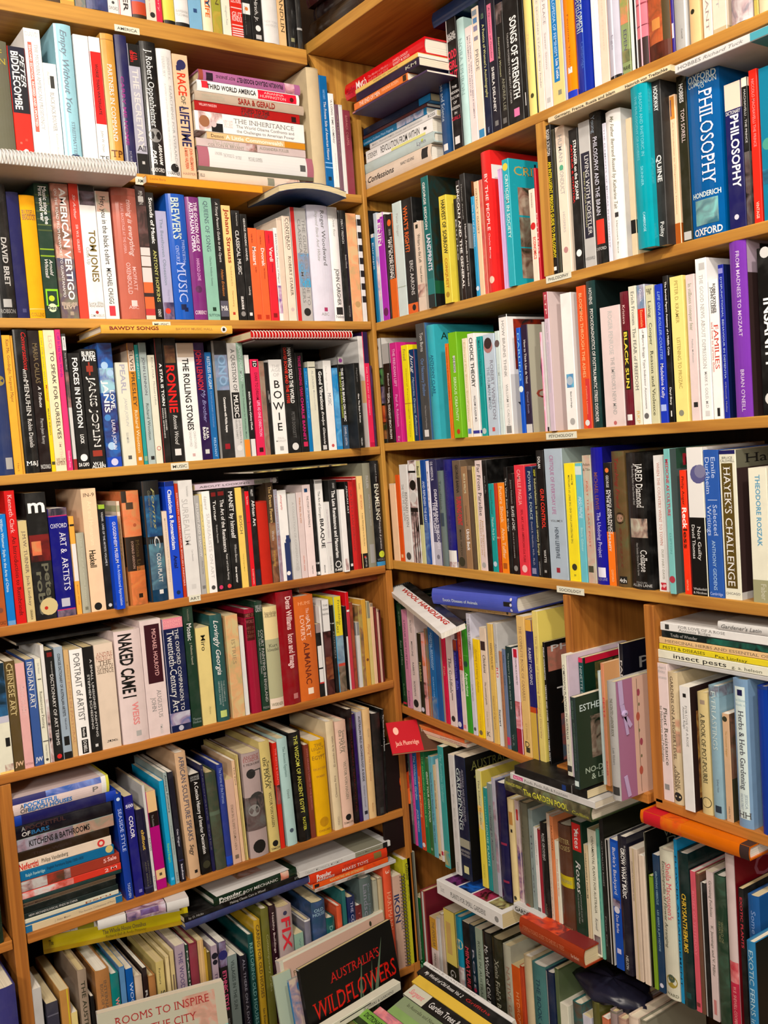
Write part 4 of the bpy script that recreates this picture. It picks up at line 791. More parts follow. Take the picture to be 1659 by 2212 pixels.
895 912 995|eee|paperback with zebra striped spine|P 0 100 eee 111;O 8 50 40 fff;O 24 50 40 111;O 36 50 40 ddd;B 46 50 111;B 10 12 111;B 60 100 111 30 40;B 50 100 111 60 70;B 55 100 111 84 92
913 921 996|dda|slim straw paperback|5 14 50 60 222b Benton;22 60 50 50 fffb Invisible Factories;B 16 62 222
922 932 994|15a|blue paperback with torn white edge|20 62 50 50 cdfb AND REPLENISH THE EARTH;P 60 100 15a 7ad
934 940 996|eef|thin white paperback|10 60 50 40 99a Energy
941 957 993|336|navy paperback fading to pale lilac|B 60 78 668;B 78 100 ccd;2 20 36 34 eef O.B. HARDISON, JR.;28 84 66 36 eefb DISAPPEARING THROUGH;40 70 34 36 eefb THE SKYLIGHT;O 92 50 20 889
958 970 1017|788|grey green hardback|B 44 58 456 20 80;10 40 50 40 566 Tradition
972 989 993 h|228|glossy navy paperback with white mark at foot|10 46 50 26 449i The Invention of Culture;52 80 50 20 337 Science;Q 90 50 50 eee;B 95 100 ccc;P 95 100 eee 222
991 1008 995|765|taupe paperback with red lettering|4 30 55 34 222b GEORGE BARNA;33 60 58 60 d34b TURNING POINT;64 88 55 26 443 MARK HATCH;O 94 50 40 443
1009 1022 1008|a86|slim tan paperback|7 26 55 34 eec BECK & WILLMS;38 58 50 30 654i Conversations with;61 82 56 50 fffb Ulrich Beck
1023 1032 1006|654|slim brown hardback|B 0 4 876
1033 1039 1008|ed9|thin cream yellow paperback|B 0 100 222 80 100
1040 1054 995|edd|off white paperback with typewriter title|3 50 54 54 222s Far From Paradise;54 88 70 24 ca7 John Seymour;54 86 36 24 ca7 Herbert Girardet;O 95 50 30 bbb
1055 1065 994|111|slim black paperback|14 30 50 30 999 Walt Pacific
1066 1077 1045|1aa|short teal paperback|7 34 50 36 366 Raymond Rosenthal;38 64 54 44 cee McLuhan: Pro & Con;O 91 50 36 cde
1078 1084 1044|c42|thin brick red paperback|B 60 62 e97
1086 1100 1043|f92|orange paperback with pale yellow title|4 44 50 50 fdb Future Shock;50 84 52 50 fdb Alvin Toffler;Q 92 50 30 b62
1101 1109 1009|111|slim black paperback|10 60 50 40 ddd The View from the Bridge
1110 1122 1023|211|black paperback with small white title|6 30 50 30 999 Joanne Finkelstein;32 56 54 50 eee SLAVES of CHIC;58 84 40 14 ccc AN A-Z OF CONSUMER;O 94 50 36 999
1124 1146 1005|e45|coral red paperback|4 36 45 34 fbb CAMILLE PAGLIA;40 88 55 20 a23b SEX, ART, AND AMERICAN CULTURE;O 94 50 26 fcc
1148 1163 1008|136|navy paperback with white serif title|4 48 54 40 cdds POWER VS. FORCE;50 90 54 24 bbcs David R. Hawkins, M.D., Ph.D.;Q 95 50 30 99b
1164 1172 1010|222|thin black paperback with yellow lettering|2 8 50 50 cc4b KEMP;10 80 54 60 dda Industrialization in nineteenth century Europe;86 98 50 30 ccc LONGMAN
1173 1189 973|111|tall black paperback with red block capitals|5 14 40 34 eeeb DOLAN;30 61 58 50 e43b GUN CONTROL;78 88 50 30 dddb WATTS;B 94 96 aaa 30 60
1191 1229 970|bcd|broad pale blue grey paperback|5 50 40 22 b7a CRITIQUE OF EVERYDAY LIFE;H 55 1.6 666 VOLUME II;60 84 48 22 345 HENRI LEFEBVRE;Q 93 45 10 a34|C 0 100 0 100 9aa
1232 1255 1001|fe3|bright yellow paperback lettered upward|U 10 68 42 18 774 THE PROTESTANT ETHIC AND THE SPIRIT OF CAPITALISM;U 9 18 70 16 774 Max Weber;O 88 50 24 443;H 95 1.6 554 39
1256 1270 1001|7cd|aqua paperback with white lettering|Q 6 50 50 dee;28 46 40 36 cef PRACTICE;28 46 66 36 cef AND BELIEF;54 74 55 36 bee Black Gilmer
1272 1290 984|ccb|speckled oatmeal paperback with small red capitals|P 0 100 ccb bba;H 7 2 554 Adam;H 11 2 554 & Tilin;20 72 45 20 c65 PAST THE LAST POST;Q 89 40 30 554
1292 1316 967|22a|cobalt blue hardback|18 45 45 34 966 MICHAEL LEWIS;47 80 52 34 ccf The Undoing Project;Q 91 50 34 eef;H 96 2 99c ALLEN LANE|C 0 100 0 100 116
1317 1334 1000|222|paperback black above and orange below|B 56 100 f82;O 6 45 24 e84;10 20 45 34 cccb GEORGE;22 58 66 28 eeeb POLITICS AND POLICY;22 72 36 28 eeeb IN THE EUROPEAN COMMUNITY;87 97 50 28 fc9 OXFORD
1336 1364 975|653|olive brown hardback with oval portrait and red script|P 0 100 653 664;5 42 45 34 933i Teaching Freud;O 49 50 36 321;O 49 50 24 a87;56 86 55 26 743i essays;B 92 97.5 222 24 80;H 95 3 eee 4th
1367 1415 978 D14|111|broad black hardback with pale picture in its middle|8 40 62 30 eees JARED Diamond;9 38 36 11 bbbs The Bestselling Author of Guns Germs and Steel;P 48 62 444 ccb 10 86;71 87 66 28 eees Collapse;66 90 40 10 aaa How Societies Choose to Fail or Survive;H 95 1.4 999 PENGUIN;H 97 2 ccc ALLEN LANE
1425 1445 984|eee|white paperback with rust serif capitals|5 66 50 30 c87s WHEN THE COUNTRY WENT TO TOWN;69 91 55 24 998s DUFF HART-DAVIS;B 93.5 99 c34 20 80;H 96 2.4 fff HP
1448 1461 970 d-1|8cc|aqua paperback with crimson title|7 46 50 48 c35b MEDICINE AS CULTURE;58 72 54 30 6aa LUPTON;O 90 50 50 b45|C 0 100 0 100 566;C 10 100 0 14 354;K 20 90 8 8 b34 Medi
1480 1494 1016|f42|vivid orange red paperback|5 28 50 40 521 Philip Augar;30 47 54 70 fffb Reck;47 63 54 64 521b less;88 97 50 30 fb9 VINTAGE|C 0 100 0 100 933
1497 1531 967|eed|paperback with globe photograph over black foot|B 0 47 eee;O 18 70 50 669;O 16 84 36 88a;B 47 100 111;53 76 60 22 eees Not Guilty;52 75 24 20 eees David Thomas;H 95.5 1.6 ddds Weidenfeld;H 98 1.6 ddds & Nicolson
1533 1565 972|36b|mid blue paperback with pale serif lettering|5 19 66 30 cdfs Emile;5 30 26 30 cdfs Durkheim;33.5 34 50 0 cdf .;B 33.6 34 cdf 20 84;37 58 66 30 cdfs Selected;37 58 26 30 cdfs Writings;61 95 46 24 bdfs ANTHONY GIDDENS;H 97.5 2 bcf Cambridge
1567 1603 973|eed|white paperback with olive panel and navy head|B 0 2.6 226;H 5 1.6 666 BRUCE;H 7 1.6 666 CALDWELL;B 8.6 92.5 652 12 80;11 91 45 44 eees HAYEK'S CHALLENGE;H 96 1.6 888 CHICAGO|C 0 100 0 12 776;C 0 100 12 95 433;C 0 100 95 100 ccc;K 14 96 6 6 222s Hayek
1628 1668 1011|eed|cream paperback with sky blue capitals and sage foot|5 58 50 26 6acb THEODORE ROSZAK;B 83 100 aa8;86 98 60 30 ccb Faber
@RF
842 851 1288|111|slim black hardback with white block capitals|6 46 46 56 dddb BREEDING COLOURED SHEEP;48 74 50 34 999 and using their wool;Q 92 50 30 ddd
851 864 1295|132|dark green hardback with blank spine|B 0 1 243
872 880 1302|142|slim dark green paperback|8 22 50 34 9a9s SILVERSTEIN;36 60 50 46 9a9s Rats and Mice;78 90 50 36 797 BLACKIE;B 96 98 c35
881 891 1316|d9b|slim pink paperback|10 60 50 36 646 A POPULAR GUIDE TO PET BIRDS;82 98 50 36 646 Jonathan
893 908 1306|edd|off white paperback with spaced capitals|14 26 46 24 666 BIOLOGY;34 48 46 24 666 MEDICINE;54 66 46 24 666 RABBITS;72 86 46 24 666 RODENTS;O 93 50 36 333
911 919 1367|332|slim dark paperback with yellow title|36 60 50 50 cc8 Rabbits;O 95 50 40 dde
920 927 1366|ebb|slim cream and orange paperback|P 10 40 ebb d85;P 60 80 322 ebb
928 933 1358|887|thin grey brown paperback|P 0 100 887 c85
936 948 1354|27b|blue paperback with pale capitals|5 46 62 24 bdf ANIMAL BREEDING;8 44 36 20 bdf AND PRODUCTION;54 84 50 24 9cf RICARDO CARDELL;P 76 100 27b 8ab
949 959 1352|26a|plain blue paperback|B 0 3 37b
960 964 1362|999|thin grey paperback|B 0 1 888
964 972 1369|d25|slim crimson paperback|36 46 50 40 ea9 Fish;70 90 50 30 b14 Axelrod
974 988 1366|edd|white paperback with a tiny goldfish|26 64 50 44 333s The Goldfish;B 64 72 433 50 60;O 92 50 30 333
990 999 1381|228|deep blue paperback with brown head|P 0 12 b42 432;14 56 50 60 66db aquarium fish;58 76 50 40 449 hardback;O 95 50 44 dde
1001 1010 1351|edd|slim paperback half red half white|B 0 42 d43;6 38 50 34 fa8 Know Your Pet;46 62 50 44 99a Goldfish;Q 96 50 30 e9a
1011 1021 1349|4a3|green paperback|B 28 28.5 7c6;O 36 50 44 265;44 66 54 56 dfdb Aquariums
1023 1032 1324|dde|slim pale grey paperback|4 30 50 50 555s TO OWN A DONKEY;58 72 50 26 777 Jenifer Simpson;O 95 50 30 666
1034 1048 1379|fd2|bright yellow paperback|10 54 50 36 b93 choosing and keeping chickens;76 92 50 24 da4 Chris Graham;O 95 45 26 875
1050 1064 1354|edc|beige paperback with tiny hen picture|B 12 20 433 10 80;24 40 55 46 333i Chickens;48 68 50 26 654i The essential guide;74 88 50 24 cb9 Suzie Baldwin;95 99 50 0 444 .;H 94 4 333s K
1066 1079 1346|ec7|straw paperback|B 0 100 aaa 0 22;16 38 64 34 765 KEEPING POULTRY;60 88 56 20 a85 Department of Agriculture
1081 1089 1346|ccc|grey and white paperback|B 36 100 eee;16 32 50 60 999s Alternative;36 44 50 60 d33 RD;70 84 50 50 222b Stewart
1090 1096 1406|b86|thin rose brown booklet|10 80 50 40 976 Ducks and Geese
1097 1104 1401|78a|slim slate blue booklet|6 14 50 40 445 Poultry;26 36 50 40 445 Coops;B 88 96 d47
1105 1117 1395|244|dark teal paperback|6 60 50 26 abb The keeper's guide to aviary birds;84 96 50 30 899 W. R.
1119 1131 1400|ede|paperback fading from white to deep red|P 50 76 ede b44;B 76 100 a24;6 34 66 26 555 COCKATIELS AS A NEW PET;B 0 8 c24 30 100;54 64 70 30 555 T. CORDIER
1133 1150 1329|ec8|straw yellow paperback with serif capitals|7 60 45 34 a86s THE COMPLETE BOOK OF CANARIES;76 88 50 20 b96 G.T. DODWELL;H 91 4 443s D;Q 95 55 24 443
1152 1166 1337|227|paperback with yellow head and foot round blue middle|B 0 8 eb5;B 62 66 c52;B 66 100 db5;20 46 50 44 dde RABBIT HOUSING
1168 1180 1319 d0|ed8|slim pale yellow booklet with yellow cover|16 84 50 34 b97 The Benefits of Sustaining Biological Diversity|C 0 100 0 100 ed7;K 50 100 14 4 554 TCT - TFGA
1187 1192 1387 d0|111|thin black paperback with insect photograph cover|4 30 50 50 eeeb PHILLIP HADLINGTON;34 96 50 50 eeeb TERMITES AND OTHER COMMON TIMBER PESTS|C 0 100 0 100 111;W 4 100 4 24 876 b87;W 20 90 60 98 a64 567;K 10 100 6 5 ccc PHILLIP;K 16 100 42 8 ddd TERM;K 22 100 50 3 a86 AND OTHER
@RC1
1227 1237 1414 d-3|eed|slim white paperback with black title|8 70 46 44 444 COMPANION PLANTING IN AUSTRALIA;74 88 50 36 99a Brenda Little;Q 94 50 50 444
1238 1241 1416 d-3|dcd|thin lilac booklet|B 0 1 bbb
1242 1253 1505 d-7 D12|344|dark green paperback with gardener photograph cover|4 24 40 36 687 ESTHER DEANS;28 80 54 22 687 NO-DIG GARDENING & LEAVES OF LIFE;Q 94 50 40 dee|C 0 100 0 100 343;W 30 100 24 70 aa9 232;K 9 60 13 7 dee ESTHER;K 14 80 82 6 bcb NO-DIG G;K 26 80 90 6 bcb & LEAVE
1263 1273 1420 d-.5|155|dark teal hardback with bright pink corner|B 0 4 d36;7 50 50 50 abb NINETTE DUTTON|C 0 100 0 100 132;C 4 100 0 5 c24;W 20 100 6 40 774 132;K 20 100 50 8 cdci A Passionate
1304 1309 1449 d-2|cdd|thin pale blue booklet|B 0 1 9bc
1311 1318 1432 d-2|d97|slim apricot booklet with red lettering|28 44 50 60 d45 PESTS;80 92 50 50 c45 BAKER|C 0 100 0 100 da7
1325 1343 1470 d-6 D13 h|bbb|grey spined gift hardback with ribbon tied mauve cover|14 46 50 34 776 THE SCENTED LAVENDER BOOK;56 70 50 28 888 Lois Vickers;Q 92 50 40 444|C 0 100 0 100 a79;C 32 100 0 100 dba;C 40 40.8 2 98 654;O 43 14 5 a56;O 40 34 6 b65;O 44 56 5 a56;O 41 80 6 b65;O 43 24 2.4 775;O 41 46 2.4 775;O 43 68 2.4 775
1351 1360 1390 d2|112|slim black hardback with white board|B 0 100 ddd 0 24;12 50 60 46 ddde PAINTING|C 0 100 0 100 112;K 26 100 16 8 999 PAIN
@RC2
1431 1456 1430|edd|off white paperback with slanted black title|H 3 2 aaas Robert S.;H 6 2 aaas Fritz;H 10 2 bbbs Simms;32 74 66 32 554s Plant Resistance;31 72 32 22 776s to Herbivores and Pathogens;Q 90 50 20 999
1457 1478 1450|dca|tan hardback with brown serif title|3 66 44 32 654s GARDENS ON A HIGHER LEVEL;74 88 66 28 654s ANNE;70 90 36 28 654s ASHBERRY;O 94 50 40 333;P 30 60 dca 987 60 100
1480 1502 1481 d-1|eee|white paperback with slim italic title|Q 7 50 16 222;15 48 60 22 888s FOR LOVE OF A ROSE;16 34 36 20 888s Antonia Ridge|C 0 100 0 100 322;W 10 90 20 90 433 db6
1508 1512 1500 d1|dab|thin pink booklet|B 0 1 c9a
1519 1541 1493 h|dc9|cream yellow hardback with dark serif title|B 6 9.5 a98 30 76;17 74 50 44 443s A BOOK OF POT-POURRI;O 90 50 46 443;O 90 50 40 dc9
1544 1566 1479|9bc|pale blue hardback in torn clear jacket|4 48 50 46 cdds EVERLASTINGS;70 80 60 20 789 Sydney Hunt;P 0 8 9bc 445;Q 93 50 30 345
1570 1585 1540|db9|small tan paperback with yellow top|O 5 40 36 443;16 40 50 24 b95 The Consumer Engager;86 97 50 22 876 HEALTH|C 0 100 0 100 443;W 0 100 0 60 654 876
1598 1630 1463 h|8ac|blue grey hardback with white title panel|B 5 94 dee 14 82;B 7 11 225 32 66;H 14 1.6 9bcs The Ultimate;H 17 1.6 9bcs Book of;21 74 52 36 445s Herbs & Herb Gardening;77 87 64 18 9abs JESSICA;77 88 34 18 9abs HOULTRET;H 91 4 555s HH
1650 1672 1480|14a|blue hardback cut off by the frame|B 0 2 248
@RG
830 834 1612 d-8 D15|211|slim dark paperback with orange flower on its cover|B 0 1 322|C 0 100 0 100 211;O 50 45 24 c42;O 42 38 12 e62;O 52 54 13 e73;O 56 36 11 d51
879 883 1621|ddd|thin white booklet with red tag|B 6 16 c34;B 18 100 ddd
887 897 1614|566|grey paperback with speckled photograph|P 20 80 566 bbb;O 14 50 26 9bb
898 903 1612|d5a|slim bright pink paperback|26 70 50 40 a36 Vegetables and Fruits
904 912 1613|27b|blue paperback with white title|8 52 50 56 cdf The Wilderness Garden;62 84 50 46 cdf JACKIE FRENCH
913 921 1613|d53|orange red paperback|28 68 50 50 fc9 organic gardening;O 95 50 40 eee
922 930 1614|285|green paperback|8 76 50 40 9d8 THE GARDENING AUSTRALIA BOOK
931 938 1636|474|mid green paperback|14 66 50 56 dedb GROW YOUR OWN FOOD;O 94 50 30 9a8
939 947 1632|7bc|light blue paperback|16 64 50 40 347 Favourite Flowers of a Flamboyant Garden;68 86 50 44 347 Gabe Corbett
948 954 1652|dca|thin tan booklet|16 46 50 46 655 Indoor Gardening;Q 95 50 30 654
955 960 1640|eee|thin white booklet|B 90 94 c35
962 974 1610 d-1|4aa|teal paperback with marigold cover|6 46 50 46 8cc The Australian Gardener;P 86 98 4aa cc7|C 0 100 0 100 221;W 20 100 44 100 d62 221
985 997 1628 d-1|ddd|white slipcase|20 70 50 20 bbb TREES;90 98 50 30 888 Lothian
999 1021 1629 d-1 D16|124|very thick navy book with white serif title|10 52 70 16 bbcs AUSTRALIA AND NEW ZEALAND;12 56 48 18 bbcs COMPLETE BOOK OF;10 60 26 34 dees GARDENING;B 67 74 aa9;H 77 2 bbbs REVISED;H 80 2 bbbs ENLARGED;Q 92 50 24 dda|C 0 100 0 100 111;K 10 100 8 7 774s AUSTRALIAN;K 14 100 17 10 773s Co
1043 1055 1662|ed6|pale paperback fading to yellow|B 0 30 dda;P 30 50 dda ed5;B 50 100 ed5;8 46 50 30 665 The Indoor Garden;80 92 50 24 aa4 GRACE FIRTH|C 0 100 0 100 cb5
1057 1065 1700|299|teal paperback|8 34 50 30 9dc Successful;36 76 50 50 bed HOUSE PLANTS
1066 1076 1690|899|slim grey paperback|20 70 50 40 556 Gardening in Australia
1077 1084 1679|bbc|slim pale grey booklet|P 20 80 bbc 889
1085 1107 1685 D15|225|dark purple blue hardback with white edge|B 0 100 dde 0 12;B 50 52 935 40 90;B 82 84 935 40 90|C 0 100 0 100 213;K 10 70 18 10 445s R;K 10 70 30 8 445s S
1110 1123 1722|eda|cream hardback|B 12 24 c95 20 80;B 28 31 333 40 70;O 92 50 24 443
1125 1133 1727|dcc|white paperback with iris picture|B 8 18 c33 40 90;P 34 90 dcc 448
1136 1153 1729|776|charcoal grey hardback|10 70 40 20 665 Old Roses;O 93 50 30 a54
1154 1163 1747|9aa|slim grey white booklet|20 80 50 30 667 The Year
1164 1172 1785|eee|slim white booklet|14 40 50 24 998 CLASSIC ROSES;B 86 94 777
1172 1178 1790|a34|thin red booklet|B 0 1 822
1179 1192 1774|222|black hardback with white capitals|10 36 60 34 ccc ROSE GROWING;12 34 34 18 999 MALCOLM;78 92 50 20 887 ANGUS
1194 1200 1755|dcb|slim cream booklet|20 90 50 30 a98 THE DECORATIVE ART
1201 1208 1762|e96|slim peach booklet|8 30 50 50 853 FRAGRANT;30 100 50 0 853 .
1209 1217 1814|eed|thin white booklet|20 60 50 36 d76 Practical Guide to Roses
1219 1246 1774 h|643|brown hardback with mustard band|B 44 54 cb2;H 14 4 ba7s BETTER;H 20 4 ba7s ROSES;H 49 3 998s THOMAS;H 90 2 a86s SMITH
1248 1271 1768 D14|243|dark green paperback with red tag and white script|B 2 24 d33 8 90;5 22 50 44 eee Yates;B 8 10 fff 40 60;32 58 50 50 dddi Roses;58 80 62 14 aaa A practical guide to over 350;58 82 36 14 aaa roses for Australia and New Zealand;Q 93 45 20 eee
1273 1281 1823|dca|cream paperback with small black lettering|8 50 50 34 443 GARDENERS FORUM;Q 94 50 30 443
1283 1301 1788|eed|off white paperback with barcode|5 66 60 30 665 ORNAMENTAL PLANTS FOR AUSTRALIA;70 80 58 34 777i Rowell;P 84 98 999 333 20 96
1302 1308 1790|7ba|thin teal green booklet|10 70 50 40 499 Grasses
1310 1319 1747 D13|222|slim black hardback with dark cover|20 50 50 30 999 AUSTRALIAN ROSES;70 90 50 30 999 Peter Cox|C 0 100 0 100 221
1321 1329 1812|ccc|slim black and white hardback|B 0 100 111 40 100
1332 1349 1810|15b|blue paperback with white lettering|B 2 44 26c 10 90;6 42 50 40 dde Burke's Backyard;P 46 52 446 aab;O 54 50 36 dde;58 72 50 36 dde Don Burke;Q 86 50 26 cce
1350 1369 1802|223|navy black hardback with white capitals|8 44 60 40 eeeb GROW WHAT BASIC;6 40 84 14 aaa REVISED GARDENER;86 96 50 30 ccc NELSON
1374 1391 1830|dcb|pale tan magazine bundle|B 0 100 cb9 40 60;10 40 30 20 876 GROWING OLD FASHIONED ROSES
1394 1406 1846|edc|cream magazine bundle|B 0 100 dcb 50 60
1408 1412 1797|221|thin black magazine with white capitals|B 0 100 ccb 0 30|C 0 100 0 100 111;K 30 90 6 4 887 WOMAN'S;K 34 80 11 4 887 DAY
1414 1422 1890|8a3|thin lime green booklet|B 0 1 572
1424 1438 1844|246|dark blue paperback with pale capitals|12 36 50 34 9bc GROWING HIBISCUS;40 70 50 28 9bc LES BEERS & JIM HOWIE;O 95 50 30 dde
1441 1471 1830 h D14|ddc|thick pale grey hardback with red and black title|8 46 66 34 d67s Sheila Macqueen's;8 66 34 24 554s Encyclopedia of Flower Arranging;O 88 50 40 a94;O 86 50 24 565;H 97 2 776 WARD
1472 1479 1812|29c|slim bright blue hardback|10 90 50 60 146 FLOWER ARRANGEMENT
1480 1503 1838 D14|133|dark teal hardback with yellow slanted capitals|26 64 50 40 db4bs CHRYSANTHEMUMS;Q 92 50 24 255
1505 1516 1880|d67|rose pink hardback|14 60 50 50 e89 ROSES OF YESTERDAY;Q 95 50 36 844
1517 1525 1885|754|slim brown hardback|B 0 1 965
1527 1538 1905|222|slim black booklet with ragged white edge|B 0 100 bbb 0 30
1540 1555 1880|dcc|off white paperback with dark italic title|6 30 56 40 554s Growing Fuchsias;36 70 56 36 554s K. Jennings and V. Miller;B 86 96 c88 30 70
1558 1582 1887|243|dark green hardback with leaf pattern|P 0 100 243 465;30 44 60 20 886 WORLD OF;30 44 36 20 886 SHRUBS
1584 1603 1842 D13|dcc|cream hardback fading to rose red|P 60 72 dcc c45;B 72 100 c35;74 96 50 36 eaa W.E. SHEWELL-COOPER|C 0 100 0 100 812;K 40 100 12 12 a67 Co
1609 1620 1917|222|slim black paperback with pink capitals|6 40 50 50 c45b EXOTIC PLANTS
1630 1655 1930|26a|blue hardback with pale lettering|10 50 50 40 8ad Some Flowers
@RG
1613 1631 2030 T d-9 D8|38b|bright blue hardback with dark fern cover standing in front|6 84 50 56 acd EXOTIC FERNS in Australia|C 0 100 0 100 122;O 60 12 10 775
@RH
893 906 1933 T|163|green paperback with pale lettering|6 20 50 30 9c9 Consumers;28 96 50 50 9cab The Which? Book of House
907 916 1922 T|944|maroon hardback with white page edge|B 0 100 ccc 50 84|C 0 100 0 100 723
927 941 1978 T|edd|white paperback with yellow head|B 0 30 da4;4 28 50 40 765 THE POPULAR;34 70 50 30 776 ANNUALS & PERENNIALS
942 948 1980 T|ddd|thin white booklet|B 0 1 bbb
949 955 1972 T|dcb|thin cream booklet|B 0 1 a98
957 980 1960 T|332|paperback half yellow half black|B 0 44 ed7;B 10 36 db7 16 60;48 96 55 50 ddde GARDENING
983 995 1976 T|29b|bright blue and cream hardback|O 22 50 60 cca;P 40 90 eee 678
997 1012 1988 T|222|black paperback with pink capitals|20 74 50 50 d56b MINIATURE ROSES
1013 1023 1995 T|134|dark teal paperback with spaced letters|20 60 50 40 bbc ROSES;O 52 50 30 b35;66 84 50 30 b46 & May
1025 1039 2002 T|aba|pale grey green paperback|10 60 50 36 565 ROSES IN AUSTRALIA;70 90 50 30 676 RUSSELL WARD
1041 1059 2008 T|222|black hardback with white serif title|10 66 50 40 eees My World of Old Roses;76 92 50 24 999 TREVOR GRIFFITHS
1061 1083 2020 T|332|dark brown hardback with pale serif lettering|16 90 50 40 bbas Xenia Field's Book of Garden
1086 1102 2037 T|bba|grey cream hardback with brown title|16 90 60 40 a87 NATIVE GARDENING
1104 1121 2082 T|d62|orange paperback|22 70 60 40 fb8s HYDROPONICS
1122 1129 2085 T|c53|slim orange red paperback|B 0 1 b42
1131 1147 2060 T|dca|cream hardback|B 0 1 cb9
1149 1177 2075 T|588|teal cloth hardback with dark capitals|10 80 50 30 356 THE BOOK OF THE ROSE
1179 1195 2095 T|235|navy hardback with white boards|B 0 100 ccc 0 20
1197 1205 2090 T|675|dark green hardback with shaded cover|B 0 1 564
1209 1226 2165 T|eed|white paperback|20 80 50 40 776 500 POPULAR
1237 1256 2160 T|377|teal and brown hardback|P 0 100 377 654
1258 1276 2190 T|dde|white paperback with picture|P 20 60 dde 457
1279 1294 2158 T|663|olive brown hardback|B 0 1 774
1300 1314 2195 T|d86|coral paperback|B 0 1 c75
1318 1332 2180 T|a99|mauve grey hardback|B 0 1 887
1336 1352 2195 T|ca9|tan hardback|B 0 1 b98
1358 1378 2190 T|edc|cream hardback|B 0 1 dcb
1383 1396 2200 T|998|grey brown hardback|B 0 1 887
"""  # LD: brown head of the white Stones spine is a painted cast shadow
